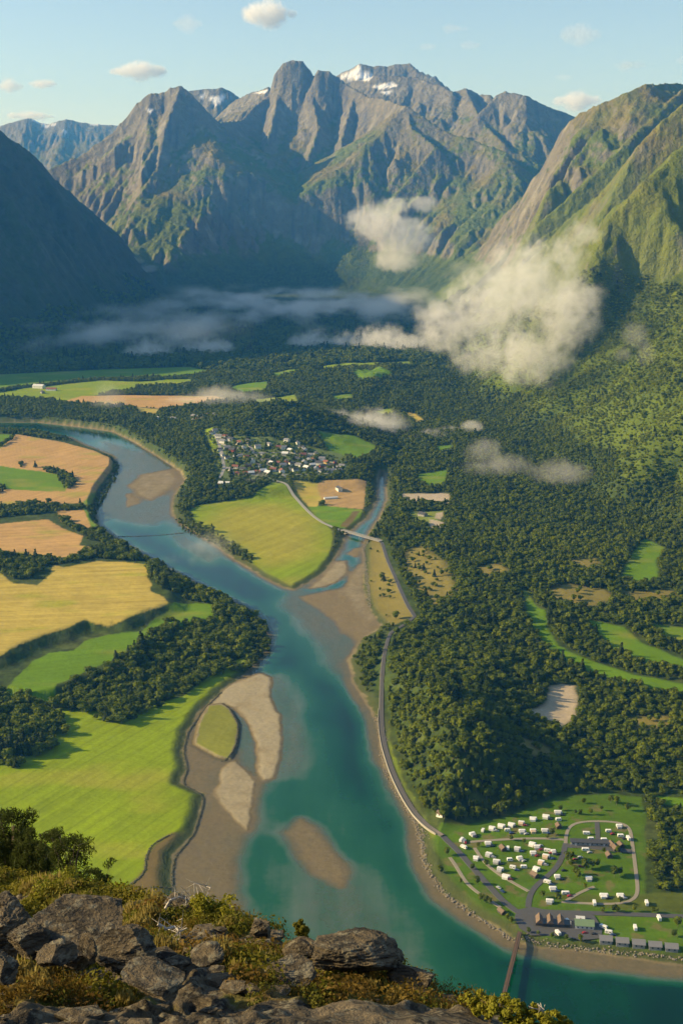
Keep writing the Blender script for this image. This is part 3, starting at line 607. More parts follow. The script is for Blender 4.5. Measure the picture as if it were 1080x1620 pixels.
# ---------------------------------------------------------------- where trees stand
W = [ # wooded patches on the farmland side: polygon, height above fjord, tree kind weight, spacing
 ([(88,1098),(120,1070),(165,1060),(200,1040),(235,1010),(262,990),(300,985),(330,985),(350,962),(392,955),(424,985),(426,1020),(395,1048),(335,1062),(282,1092),(232,1120),(190,1135),(158,1130),(128,1118),(92,1112)],10),
 ([(-300,1100),(-40,1096),(0,1092),(40,1098),(78,1108),(98,1128),(108,1152),(82,1178),(40,1194),(0,1190),(-300,1190)],9),
 ([(-300,1205),(-40,1205),(10,1200),(40,1206),(30,1214),(0,1212),(-300,1240)],5),
 ([(242,890),(300,915),(345,940),(402,968),(385,982),(345,958),(300,950),(265,945),(240,930),(232,910),(248,900)],12),
 ([(-300,885),(0,882),(60,876),(110,878),(150,858),(168,850),(186,850),(214,866),(240,888),(190,886),(150,882),(110,890),(78,893),(66,905),(45,916),(20,916),(0,902),(-300,905)],22),
 ([(-300,815),(0,803),(20,798),(80,792),(90,800),(130,797),(142,802),(100,807),(70,811),(0,817),(-300,835)],14),
 ([(52,738),(95,745),(118,757),(119,768),(105,777),(99,765),(85,751)],12),
 ([(158,710),(186,725),(188,740),(172,770),(152,800),(154,828),(149,828),(143,800),(157,770),(180,740),(178,724)],10),
 ([(88,810),(98,814),(115,826),(132,834),(132,842),(112,836),(95,822)],14), ([(130,838),(170,832),(178,852),(160,856),(135,850)],16),
 ([(14,698),(22,688),(22,694),(2,708),(-2,706)],12), ([(-30,768),(0,766),(8,772),(5,779),(-30,782)],12), ([(30,733),(36,733),(36,740),(30,740)],12),
 ([(0,676),(60,683),(100,690),(110,695),(60,688),(0,681)],9),
 ([(275,818),(300,822),(350,848),(402,884),(397,892),(345,862),(290,836)],3),
]
OPEN = [(-900,1700),(-900,690),(0,680),(60,684),(135,700),(186,722),(186,745),(160,790),(160,835),(240,880),(345,938),(425,985),(427,1015),(380,1075),(320,1130),(290,1190),(330,1255),(260,1430),(300,1700)]
VILL = [(318,690),(345,688),(380,702),(470,708),(545,722),(552,742),(440,757),(345,757)]
ROADS = [([(700,1322),(722,1342),(762,1388),(800,1430),(826,1446)],4,5.5,'camp road'), ([(826,1446),(860,1440),(960,1443),(1085,1448),(1300,1458)],4,5.5,''), 
 ([(432,768),(450,772),(464,782),(480,800),(495,815),(512,827),(530,834),(548,842)],4.5,5,''), ([(596,850),(604,858),(612,885),(622,910),(632,935),(645,962),(656,978)],4,7,''),
 ([(656,978),(640,990),(618,1000),(612,1020),(607,1050),(604,1080),(603,1115),(604,1150),(609,1180),(620,1215),(636,1250),(656,1282),(682,1312),(700,1322)],4,6,''),
 ([(826,1446),(833,1415),(850,1395),(868,1380),(885,1365),(892,1345)],4,4.5,''), ([(340,694),(350,712),(355,735),(348,750)],23,5,'')]
CAMP = FIELDS[[i for i, f in enumerate(FIELDS) if f[0][0] == (680, 1330)][0]][0]
def forest_density(X, Y, d, dv, z):
    dens = np.ones(X.shape)
    ed = 4*fbm(X/22, Y/22, 2)
    dens[d > -7] = 0; dens[(d > -12) & (fbm(X/30, Y/30, 2) > .0)] = 0
    for f in FIELDS:
        s = sdf(X, Y, poly(f[0], f[1]), 20)+ed*.4
        dens = np.where(s > -4, np.minimum(dens, .07 if f[2] is SCR else 0), dens)
    o = sdf(X, Y, poly(OPEN, 5), 30) > 0; keep = np.zeros(X.shape, bool)
    for pts, zz in W: keep |= (sdf(X, Y, poly(pts, zz), 20)+ed*.5) > 0
    dens = np.where(keep, 1.0, np.where(o, 0, dens))
    v = sdf(X, Y, poly(VILL, 24), 20) > 0; dens = np.where(v, .30, dens)
    for pts, zz, wd, _ in ROADS:
        q, _s = segdist(X, Y, [P(a, b, zz) for a, b in pts]); dens = np.where(q < wd+2.5, 0, dens)
    tl = np.where(X > 0, np.interp(Y, [2600, 3300, 3800, 4600, 6500], [470, 400, 270, 200, 90]), 150)+150*fbm(X/160, Y/260, 4)
    dens = np.where(z > tl, 0, dens)
    return dens
rngf = np.random.default_rng(21)
def scatter():
    pts = []
    for y0, y1, sp_ in ((640, 1750, 6.3), (1750, 4200, 6.0), (4200, 6800, 12.5)):
        ys = np.arange(y0, y1, sp_); xs = np.arange(-.31*y1, .33*y1, sp_)
        a, b = np.meshgrid(xs, ys); a = a.ravel()+rngf.uniform(-.8, .8, a.size)*sp_; b = b.ravel()+rngf.uniform(-.8, .8, b.size)*sp_
        m = (np.abs(a/b) < .30) | ((a > 0) & (a/b < .32)); pts.append(np.stack([a[m], b[m], np.full(m.sum(), sp_)], 1))
    q = np.concatenate(pts); X, Y, S = q.T
    z, d, dv = ground(X, Y, False)
    m = (Y > 560)&(z < 700); X, Y, S, z, d, dv = X[m], Y[m], S[m], z[m], d[m], dv[m]
    dn = forest_density(X, Y, d, dv, z)
    gp = fbm(X/35+90, Y/35, 3); m = rngf.random(X.size) < dn*np.where(gp > .22, .55, 1.0)
    X, Y, S = X[m], Y[m], S[m]; z, d, dv = ground(X, Y)
    return X, Y, S, z
TX, TY, TS, TZ = scatter()
tn = fbm(TX/130+7, TY/130, 3); ty = rngf.random(TX.size)
kind = np.where((ty < .08+.45*(tn > .34)) , 4, np.where(ty < .42+.5*tn, 2, 0))+(rngf.random(TX.size) < .5)*np.where(ty < 2, 1, 0)
kind = np.clip(kind, 0, 4)
LP = [([(770,850),(880,825),(990,850),(1000,900),(900,930),(790,900)],9), ([(620,1120),(680,1110),(700,1180),(690,1260),(650,1240),(615,1170)],20), ([(640,1010),(720,1040),(760,1080),(700,1110),(640,1080)],10), ([(940,1100),(1080,1110),(1080,1200),(960,1180)],9)]
for pl_, z_ in LP: kind = np.where((sdf(TX, TY, poly(pl_, z_), 20) > 0) & (rngf.random(TX.size) < .75), rngf.integers(2, 4, TX.size), kind)
slope_ = (TX > 0) & (TZ > 42) & (TY < 4600) & (TY > 1900); kind = np.where(slope_ & (rngf.random(TX.size) < .86), 5, kind)
size = TS/7.2*(1+.45*fbm(TX/28, TY/28+50, 2))*(.68+.75*rngf.random(TX.size)**2)*(1+.35*tn)
shore = sdf(TX, TY, BANK, 60) > -22
size = np.where(shore, size*.8, size*1.12)
for pl_, z_ in W[:2]+W[3:5]: size = np.where(sdf(TX, TY, poly(pl_, z_), 20) > -5, size*1.28, size)
near_rank = np.argsort(TY-.0*TX)                  # nearest stand largest in the picture
vis = np.where((np.abs(TX/TY) < .258) & (TY < 3000))[0]
vis = vis[np.argsort(TY[vis])]
SINGLE = vis[:230]
rest = np.ones(TX.size, bool); rest[SINGLE] = False
pat = [joined_tree(1, 'broad', 9.5, 150, 1.7), joined_tree(2, 'broad', 9, 150, 1.7), joined_tree(3, 'birch', 10, 130, 1.5), joined_tree(4, 'birch', 10.5, 130, 1.5), joined_tree(5, 'spruce', 13, 130, 1.6), joined_tree(6, 'shrub', 8.0, 150, 1.5)]
def forest(name, idx, pats):
    me = bpy.data.meshes.new(name); co = np.stack([TX[idx], TY[idx], TZ[idx]-.4], 1)
    me.vertices.add(len(idx)); me.vertices.foreach_set('co', co.astype(np.float32).ravel())
    for nm, arr in (('sc', size[idx]), ('rot', rngf.random(len(idx))*6.283)): norm_attr(nm, me, arr, 'FLOAT')
    a = me.attributes.new('pick', 'INT', 'POINT'); a.data.foreach_set('value', kind[idx].astype(np.int32))
    o = link(name, me)
    g = bpy.data.node_groups.new('forest_scatter', 'GeometryNodeTree'); g.interface.new_socket('Geometry', in_out='INPUT', socket_type='NodeSocketGeometry'); g.interface.new_socket('Geometry', in_out='OUTPUT', socket_type='NodeSocketGeometry')
    gi = g.nodes.new('NodeGroupInput'); go = g.nodes.new('NodeGroupOutput'); L = g.links.new
    iop = g.nodes.new('GeometryNodeInstanceOnPoints'); jn = g.nodes.new('GeometryNodeJoinGeometry')
    for q in pats[::-1]:
        oi = g.nodes.new('GeometryNodeObjectInfo'); oi.inputs['Object'].default_value = q; oi.inputs['As Instance'].default_value = True; L(oi.outputs['Geometry'], jn.inputs[0])
    def at(nm, tp):
        n = g.nodes.new('GeometryNodeInputNamedAttribute'); n.data_type = tp; n.inputs['Name'].default_value = nm; return n.outputs[0]
    L(gi.outputs[0], iop.inputs['Points']); L(jn.outputs[0], iop.inputs['Instance']); iop.inputs['Pick Instance'].default_value = True
    L(at('pick', 'INT'), iop.inputs['Instance Index'])
    cx = g.nodes.new('ShaderNodeCombineXYZ'); L(at('rot', 'FLOAT'), cx.inputs[2]); L(cx.outputs[0], iop.inputs['Rotation']); L(at('sc', 'FLOAT'), iop.inputs['Scale'])
    L(iop.outputs[0], go.inputs[0]); md = o.modifiers.new('scatter', 'NODES'); md.node_group = g
    return o
o = forest('forest', np.where(rest)[0], pat); o['kind'] = 'stuff'; o['label'] = 'dense mixed forest covering the valley floor and lower slopes'
print('forest trees', rest.sum())
# the nearest trees one by one
singles = []
def single_protos():
    out = []
    for i, (kd, nm, h, sd) in enumerate((('broad','broadleaf_tree',9.5,31), ('broad','broadleaf_tree',9,32), ('birch','birch_tree',10,33), ('birch','birch_tree',10.5,34), ('spruce','spruce_tree',13,35))):
        out.append((nm, crown_mesh(sd, kd, h, 420, 1.0).mesh('crown'), trunk_mb(h, kd).mesh('trunk'), TREEMAT[kd]))
        out[-1][1].materials.append(TREEMAT[kd]); out[-1][2].materials.append(M_BARK)
    return out
SP = single_protos()
WHERE = [(poly(W[0][0], W[0][1]), 'in the long wood beside the bright lower meadow'), (poly(W[1][0], W[1][1]), 'in the dark copse at the left edge above the lower meadow'), (poly(W[2][0], W[2][1]), 'on the bank below the dark copse')]
KN = {'broadleaf_tree': 'round dark green broadleaf tree', 'birch_tree': 'slim yellow green birch tree', 'spruce_tree': 'dark pointed spruce tree'}
def place_tree(k, x, y, z, sc, where, rot=None):
    nm, cm, tm, mt = SP[min(int(k), 4) if k < 5 else 2]; lab = KN[nm]+' '+where
    e = thing(nm, lab, 'tree', (x, y, z-.3), random.random()*6.28 if rot is None else rot, 'trees '+where); e.scale = (sc, sc, sc)
    c_ = bpy.data.objects.new('crown', cm); C.objects.link(c_); c_.parent = e
    c_ = bpy.data.objects.new('trunk', tm); C.objects.link(c_); c_.parent = e
for i in SINGLE:
    x, y = TX[i], TY[i]; u = 540+F*x/y
    where = next((t_ for pl, t_ in WHERE if sdf(np.array([x]), np.array([y]), pl, 20)[0] > -6), None)
    if where is None:
        if u > 990 and y < 1260: where = 'in the wood east of the campsite'
        elif u > 640: where = 'at the forest edge behind the campsite'
        else: where = 'on the river bank beside the railway'
    place_tree(kind[i], x, y, TZ[i], size[i], where)

# ---------------------------------------------------------------- roads, railway
M_ASPH = simple('asphalt', (.075,.076,.08), .85, .2, .3)
M_GRAVELROAD = simple('gravel_track', (.26,.23,.18), .9, .2, .3)
M_BALLAST = simple('ballast', (.12,.115,.11), .9, .3, .8)
M_WHITE = simple('white_paint', (.78,.78,.75), .5, .08, .5)
M_CONC = simple('concrete', (.30,.29,.26), .8, .15, .4)
def resample(pts, step):
    pts = np.array(pts, float); L = np.concatenate([[0], np.cumsum(np.hypot(*np.diff(pts[:, :2], axis=0).T))]); n = max(2, int(L[-1]/step)+1)
    s = np.linspace(0, L[-1], n)
    # smooth with a small moving average so that bends are curves
    q = np.stack([np.interp(s, L, pts[:, k]) for k in range(2)], 1); k = max(1, int(12/step))
    for _ in range(2):
        pad = np.vstack([np.repeat(q[:1], k, 0), q, np.repeat(q[-1:], k, 0)]); c = np.cumsum(np.vstack([[0, 0], pad]), 0); w_ = 2*k+1; q2 = (c[w_:]-c[:-w_])/w_; q2[0] = q[0]; q2[-1] = q[-1]; q = q2
    return q
def ribbon(name, pts, zz, wd, mat, lift=.3, zs=None, parent=None, off=0., **kw):
    q = resample([P(a, b, zz) for a, b in pts], 3.0); t = np.gradient(q, axis=0); t /= np.linalg.norm(t, axis=1)[:, None]; n = np.stack([-t[:, 1], t[:, 0]], 1)
    c = q+n*off
    cols = [c+n*wd*.5*k for k in (-1, -.33, .33, 1)]
    z = np.max([ground(k[:, 0], k[:, 1])[0] for k in cols], 0)
    for _ in range(2): z = np.convolve(np.pad(z, 2, mode='edge'), np.ones(5)/5, 'valid')
    z = z+lift if zs is None else np.full(len(c), zs)
    V = np.stack([np.column_stack([k, z]) for k in cols], 1).reshape(-1, 3)
    skirt = np.stack([np.column_stack([c-n*(wd*.5+.5), z-1.6]), np.column_stack([c+n*(wd*.5+.5), z-1.6])], 1)
    mb = MB(); F_ = []
    for i in range(len(c)-1):
        for k in range(3): F_.append((i*4+k, i*4+4+k, i*4+5+k, i*4+1+k))
    mb.add(V, F_); m = len(V); V2 = []; F2_ = []
    for i in range(len(c)):
        V2 += [V[i*4], skirt[i, 0], V[i*4+3], skirt[i, 1]]
    for i in range(len(c)-1):
        a = i*4; F2_ += [(a, a+4, a+5, a+1), (a+2, a+3, a+7, a+6)]
    mb.add(V2, F2_)
    o = mb.build(name, mat, parent, **kw); return o, q, z, n
ribbon('road', ROADS[0][0], 4, 5.4, M_ASPH, kind='structure', label='asphalt road running down to the campsite')
ribbon('road', [(818,1441),(860,1441),(960,1443),(1085,1448),(1300,1458)], 4, 5.6, M_ASPH, lift=.34, kind='structure', label='asphalt road along the front of the campsite')
ribbon('road', ROADS[2][0], 4.5, 5.5, M_CONC, kind='structure', label='pale lane curving past the green riverside meadow to the bridge')
ribbon('road', ROADS[3][0], 4, 5, M_ASPH, kind='structure', label='road through the scrub on the right bank')
ribbon('road', ROADS[6][0], 23, 6, M_CONC, kind='structure', label='pale road up into the village')
for pts_ in ([(388,704),(410,722),(440,738),(452,748)], [(360,745),(410,745),(470,744),(530,742)], [(350,705),(400,716),(460,716),(535,728)]):
    ribbon('road', pts_, 24, 5, M_CONC, kind='structure', label='village street')
def crop5(pts): return [(680+a/2.7, 1260+b/2.7) for a, b in pts]
for nm, pts_, wd, mt, lb in (('road', [(418,470),(424,400),(480,350),(540,305),(568,245),(578,196)], 4.6, M_ASPH, 'campsite road curving north'), ('road', [(578,196),(582,135),(606,104),(720,100),(850,108),(862,190),(880,330),(890,420),(868,452),(760,455),(640,450),(560,445)], 3, M_GRAVELROAD, 'campsite ring track'),
    ('road', [(712,104),(716,180)], 4, M_ASPH, 'short cross lane in the campsite'), ('road', [(570,205),(640,205),(760,222),(862,232)], 7, M_ASPH, 'dark lane by the long service block'), ('path', [(84,256),(118,300),(150,368),(190,400),(242,432),(300,470)], 3, M_GRAVELROAD, 'curved footpath along the shore'),
    ('road', [(170,190),(250,182),(340,178),(480,172),(570,180)], 3.5, M_GRAVELROAD, 'campsite track along the top row'), ('road', [(190,215),(230,280),(300,335),(420,400)], 3, M_GRAVELROAD, 'campsite track between caravans'), ('road', [(580,440),(640,400),(700,380)], 3, M_GRAVELROAD, 'short gravel spur')):
    ribbon(nm, crop5(pts_), 4, wd, mt, lift=.22, kind='structure', label=lb)
def pad(name, pts, zz, mat, label):
    mb = MB(); q = poly(pts, zz); z = ground(q[:, 0], q[:, 1])[0].max()+.25
    mb.add([(x, y, z) for x, y in q], [tuple(range(len(q)))]); o = mb.build(name, mat, kind='structure', label=label)
    import bmesh; bm = bmesh.new(); bm.from_mesh(o.data); bmesh.ops.triangulate(bm, faces=bm.faces); bm.to_mesh(o.data); bm.free()
pad('parking', crop5([(375,480),(430,468),(480,478),(625,490),(700,505),(735,560),(730,602),(640,612),(560,592),(430,590),(380,560),(360,510)]), 4, M_ASPH, 'dark asphalt yard beside the reception')
rail, rq, rz_, rn = ribbon('railway', ROADS[4][0], 4, 4.4, M_BALLAST, lift=.7, kind='structure', label='single railway track on ballast along the river')
M_RAIL = simple('rail_steel', (.32,.26,.2), .4, .1, 1, metal=.7)
M_PALE = simple('pale_stone', (.33,.31,.26), .85, .2, .6)
for s_ in (-.75, .75):
    mb = MB()
    for i in range(len(rq)-1):
        a = (*(rq[i]+rn[i]*s_), rz_[i]+.12); b = (*(rq[i+1]+rn[i+1]*s_), rz_[i+1]+.12); mb.tube(a, b, .09, n=4)
    mb.build('rail', M_RAIL, kind='structure')
wall = MB()                                       # parapet on the river side, lower half of the line
side = -1 if (rq[-30]+rn[-30]*4)[0] > rq[-30][0] else 1
for i in range(int(len(rq)*.52), len(rq)-2):
    a, b = rq[i]+rn[i]*side*3.6, rq[i+1]+rn[i+1]*side*3.6; m = (a+b)/2; d_ = b-a
    wall.box((m[0], m[1], rz_[i]-.6), (np.hypot(*d_)+.05, .5, 2.2), math.atan2(d_[1], d_[0]))
w_ = wall.build('stone_wall', M_PALE); w_['label'] = 'long low pale stone wall between the railway and the river'; w_['category'] = 'wall'

# ---------------------------------------------------------------- stones along the shores
def rock_mesh(seed, sub=2, cuts=10, rough=.12, flat=.7):
    import bmesh
    g = np.random.default_rng(seed); bm = bmesh.new(); bmesh.ops.create_icosphere(bm, subdivisions=sub, radius=1)
    v = np.array([q.co[:] for q in bm.verts]); f = [[q.index for q in p.verts] for p in bm.faces]; bm.free()
    for _ in range(cuts):
        n = g.normal(size=3); n /= np.linalg.norm(n); d = g.uniform(.45, .85); s = v @ n; v = v-np.maximum(s-d, 0)[:, None]*n
    if sub > 3:
        for sc_, am in ((1.7, rough), (5, rough*.45), (13, rough*.2)):
            a = g.uniform(0, 50); n_ = ridged(v[:, 0]*sc_+a, v[:, 1]*sc_+v[:, 2]*sc_*1.7, 3)-.5
            v = v*(1+am*n_[:, None])
        # layered ledges
        st_ = np.abs(((v[:, 2]*.8+v[:, 0]*.35+.1*noise(v[:, 0]*3, v[:, 1]*3))*6) % 1-.5); v = v*(1+.035*(st_[:, None]-.25))
    v[:, 2] *= flat
    return v, f
rocks = [rock_mesh(k, 1, 6) for k in range(6)]
def rock_row(name, lines, zz, n_per_m, rmin, rmax, spread, mat, label):
    mb = MB(); g = np.random.default_rng(len(lines)*7+int(spread*3))
    for pts in lines:
        q = resample([P(a, b, zz) for a, b in pts], 1.0/n_per_m); q = q+g.normal(size=q.shape)*spread; z = ground(q[:, 0], q[:, 1])[0]
        for (x, y), zc in zip(q, z):
            v, f = rocks[g.integers(6)]; r_ = g.uniform(rmin, rmax); a = g.uniform(0, 6.28)
            V = np.stack([v[:, 0]*math.cos(a)-v[:, 1]*math.sin(a), v[:, 0]*math.sin(a)+v[:, 1]*math.cos(a), v[:, 2]], 1)*r_
            mb.add(V+[x, y, max(zc, 0)+r_*.25], f)
    o = mb.build(name, mat); o['kind'] = 'stuff'; o['label'] = label
M_BOULD = simple('shore_stone', (.23,.20,.15), .9, .3, .4)
M_DKBANK = simple('dark_bank_stone', (.075,.075,.04), .95, .4, .5)
rock_row('shore_boulders', [[(594,1130),(603,1160),(606,1205),(625,1248),(655,1295),(668,1333),(674,1370),(702,1410),(742,1440),(792,1470),(815,1488)], [(597,1130),(606,1160),(610,1200),(628,1240),(658,1287),(674,1325)], [(820,1480),(860,1492),(940,1500),(1090,1518)], [(590,845),(575,865),(578,900),(585,960)]], 2, 1.3, .5, 1.25, 1.6, M_BOULD, 'boulders and stones lining the right bank of the river')
rock_row('bank_stones', [[(352,1091),(322,1121),(297,1157),(290,1188),(298,1213),(287,1240),(325,1256),(316,1290),(306,1320),(276,1352),(271,1392),(280,1430),(300,1470)], [(362,1120),(371,1132),(378,1148),(375,1176),(362,1200),(352,1202)], [(273,1322),(242,1334),(230,1360),(233,1382),(205,1404),(190,1412)], [(232,1408),(255,1402),(275,1404)]], 2, 1.7, .5, 1.1, .5, M_DKBANK, 'dark tufted stones along the meadow edge and the grassy islet')

# ---------------------------------------------------------------- bridges
M_BROWN = simple('weathered_wood', (.14,.085,.05), .85, .25, .8)
M_DARKW = simple('dark_timber', (.06,.045,.035), .85, .25, .8)
def bridge(name, label, a, b, za, zb, wd, deckmat, railmat, pier_step, rail_h, posts, piermat):
    ax, ay = P(*a, za); bx, by = P(*b, zb); L = math.hypot(bx-ax, by-ay); an = math.atan2(by-ay, bx-ax)
    e = thing(name, label, 'bridge', (ax, ay, 0), an)
    sl_ = (zb-za)/L; Z = lambda x: za+sl_*x
    mb = MB(); n = int(L/3)
    for i in range(n):
        x = (i+.5)*L/n; mb.box((x, 0, Z(x)-.25), (L/n+.02, wd, .5))
    mb.build('deck', deckmat, e)
    for s in (-1, 1):
        r_ = MB(); y = s*(wd/2-.08)
        for i in range(posts+1):
            x = i*L/posts; r_.box((x, y, Z(x)+rail_h/2), (.22, .14, rail_h))
        for h_ in (rail_h, rail_h*.55): r_.tube((0, y, Z(0)+h_), (L, y, Z(L)+h_), .11, n=4)
        r_.build('railing', railmat, e)
        g_ = MB(); g_.tube((0, s*(wd/2-.4), Z(0)-.8), (L, s*(wd/2-.4), Z(L)-.8), .45, n=4); g_.build('girder', railmat, e)
    k = int(L/pier_step)
    for i in range(0, k+1):
        x = L*i/k; pr = MB()
        for s in (-1, 1): pr.tube((x, s*wd*.42, -3), (x, s*wd*.33, Z(x)-.7), .4, .3, 8)
        pr.box((x, 0, Z(x)-1.0), (.6, wd*1.05, .5)); pr.build('pier', piermat, e)
    return e
bridge('footbridge', 'long narrow brown wooden footbridge crossing to the campsite shore', (787,1612), (822,1474), 6.2, 4.4, 3.0, M_BROWN, M_DARKW, 16, 1.3, 50, M_DARKW)
bridge('road_bridge', 'grey concrete road bridge over the narrow side river', (540,838), (602,856), 5.8, 5.6, 8.5, M_CONC, M_CONC, 22, 1.1, 30, M_CONC)
wr = MB(); g = np.random.default_rng(4)
(ax, ay), (bx, by) = P(186,849,0), P(302,842,0)
for i in range(70):
    k = i/69+.003*g.normal(); v, f = rocks[g.integers(6)]; r_ = g.uniform(.6, 1.5)*(1 if (i % 9) else .3)
    wr.add(v*[r_*1.5, r_*1.5, r_*.8]+[ax+(bx-ax)*k, ay+(by-ay)*k+8*math.sin(k*3.1)*-1, .15], f)
w_ = wr.build('stone_weir', M_DARKW); w_['label'] = 'low broken line of dark stones across the wide upper river'; w_['category'] = 'weir'

# ---------------------------------------------------------------- houses
def gable(mb, lx, ly, h, rh, mi_wall=0):
    mb.prism([(-ly/2, 0), (ly/2, 0), (ly/2, h), (0, h+rh), (-ly/2, h)], -lx/2, lx/2, mi_wall)
def roof_mb(lx, ly, h, rh, ov=.5, th=.25):
    mb = MB()
    for s in (-1, 1):
        p0 = (s*(ly/2+ov), h-rh*ov*2/ly); p1 = (0, h+rh)
        prof = [(p0[0], p0[1]+.02), (p1[0], p1[1]+.02), (p1[0], p1[1]+th), (p0[0], p0[1]+th)]
        mb.prism(prof, -lx/2-ov, lx/2+ov)
    return mb
M_GLASS = simple('window_glass', (.05,.07,.09), .12, .1, .5)
M_CHIM = simple('chimney_brick', (.25,.13,.10), .9, .2, 2)
def house(name, label, cat, loc, rz, lx, ly, h, rh, wallm, roofm, group=None, wins=3, door=True, chim=True):
    e = thing(name, label, cat, loc, rz, group)
    w_ = MB(); w_.prism([(-ly/2, -1.5), (ly/2, -1.5), (ly/2, h), (0, h+rh), (-ly/2, h)], -lx/2, lx/2)
    # prism runs along y: turn so that the long side lies along y
    w_.build('wall', wallm, e); r_ = roof_mb(lx, ly, h, rh).build('roof', roofm, e)
    if chim: MB().box((ly*.12, lx*.2, h+rh*.9), (.8, .8, 1.6)).build('chimney', M_CHIM, r_)
    for s in (-1, 1):
        for k in range(wins):
            y = (k-(wins-1)/2)*lx/(wins+.2); MB().box((s*(ly/2+.03), y, h*.55), (.1, 1.3, 1.2)).build('window', M_GLASS, e)
    if door: MB().box((-ly*.15, -lx/2-.04, 1.05), (1.0, .1, 2.1)).build('door', M_DARKW, e)
    return e
def hmat(n, c, r=.7): return simple(n, c, r, .1, .6)
WH = hmat('white_boards', (.72,.70,.64)); RD = hmat('red_boards', (.30,.055,.035)); GY = hmat('grey_boards', (.30,.30,.29)); YB = hmat('ochre_boards', (.45,.32,.13)); DB = hmat('dark_boards', (.07,.055,.045))
RDK = hmat('dark_roof', (.06,.06,.065), .6); RGY = hmat('grey_roof', (.20,.20,.21), .5); RRD = hmat('red_roof', (.22,.08,.05), .7); RWH = hmat('pale_roof', (.62,.63,.62), .4); RGN = hmat('green_roof', (.16,.24,.13), .6); RBR = hmat('brown_roof', (.16,.11,.075), .8)
protos = []
for nm, wm, rm in (('white house with dark roof', WH, RDK), ('white house with grey roof', WH, RGY), ('red house with dark roof', RD, RDK), ('ochre house with red roof', YB, RRD), ('grey house with pale roof', GY, RWH), ('white house with red roof', WH, RRD)):
    protos.append((nm, wm, rm))
VH = [(346,699),(352,704),(358,700),(366,703),(360,711),(368,714),(377,707),(385,712),(393,706),(352,718),(360,722),(371,722),(380,720),(389,722),(398,716),(407,712),(414,718),(400,727),(408,733),(392,733),(384,738),(372,735),(364,738),(366,744),(376,745),(388,744),(398,744),(408,743),(416,741),(424,744),(432,739),
 (422,727),(430,729),(436,722),(442,712),(450,713),(426,709),(440,729),(448,733),(455,727),(462,731),(452,719),(460,715),(467,717),(470,724),(473,732),(480,728),(478,720),(476,712),(484,714),(490,719),(488,726),(493,732),(486,736),(497,725),(501,718),(504,730),(510,734),(509,724),(516,728),(515,737),(522,732),(524,740),(530,735),(499,737),(480,738),(468,739),(458,738),(446,741),(506,740),(536,739),(533,728),(541,733),(470,708),(455,706),(340,692),(333,694),(348,712)]
HAM = [(302,660),(308,657),(314,661),(319,658),(325,662),(331,659),(336,663),(341,660),(311,665),(322,667),(333,668),(345,667),(305,668)]
hp = {}
def put_house(kind_, x, y, z, rz, label, group, sc=1.0):
    if kind_ not in hp:
        nm, wm, rm = protos[kind_]; hp[kind_] = house('house', label, 'house', (x, y, z), rz, 12, 8.5, 4.4, 2.8, wm, rm, group); hp[kind_].scale = (sc,)*3
    else: dup(hp[kind_], (x, y, z), rz, label, group, (sc,)*3)
g = np.random.default_rng(9)
for pts, zz, wh in ((VH, 24, None), (HAM, 24, 'in the misty hamlet above the village')):
    for a, b in pts:
        a += g.uniform(-1.5, 1.5); x, y = P(a, b, zz); k = int(g.choice([0,0,1,1,2,3,4,5,1]))
        q = wh or ('at the west end of the village' if a < 382 else 'in the middle of the village' if a < 452 else 'at the crowded east end of the village')
        for zz2 in (0,): z = gz(x, y)
        put_house(k, x, y, z, g.choice([.3, 1.2, 1.8, .9])+g.uniform(-.2, .2), protos[k][0]+' '+q, 'houses '+q, g.uniform(.85, 1.2))
def at(px, py, z0=4):
    x, y = P(px, py, z0); z = gz(x, y); x, y = P(px, py, z); return (x, y, gz(x, y))
house('farmhouse', 'white farmhouse with a shade tree beside the ploughed brown field', 'house', at(536,776,5), .4, 14, 9, 5.5, 3.2, WH, RDK)
house('greenhouse', 'long low white shed lying in the brown field', 'shed', at(523,789,5), 1.9, 26, 6, 2.6, 1.2, WH, RWH, wins=0, door=False, chim=False)
house('barn', 'barn with pale roof at the edge of the riverside wood', 'barn', at(355,768,18), 1.3, 22, 11, 5, 3.4, RD, RWH, wins=2, chim=False)
house('barn', 'large white roofed barn on the far left green field', 'barn', at(62,614,21), 1.25, 34, 17, 7, 5, WH, RWH, wins=2, chim=False)
house('barn', 'long low barn right of the white roofed barn', 'barn', at(82,618,21), 1.4, 30, 12, 5, 4, WH, RRD, wins=2, chim=False)
house('farmhouse', 'small farmhouse just below the white roofed barn', 'house', at(68,622,21), .5, 16, 10, 5, 3, GY, RDK)
house('house', 'white house in the trees left of the misty hamlet', 'house', at(251,664,20), .5, 14, 10, 5, 3, WH, RWH)
house('house', 'second white house in the trees near the misty hamlet', 'house', at(275,664,20), 1.1, 16, 10, 5, 3, WH, RGY)
house('house', 'house with dark roof in the middle roadside clearing', 'house', at(668,816,4), .8, 15, 10, 4, 3, GY, RDK)
house('hut', 'little pale hut at the forest edge beside the railway', 'hut', at(697,1289,4), .8, 7, 5, 2.6, 1.8, WH, RBR, wins=1, chim=False)
house('hut', 'small dark hut by the shore path', 'hut', at(680+305/2.7, 1260+498/2.7), .5, 6, 4, 2.3, 1.4, DB, RBR, wins=1, chim=False)
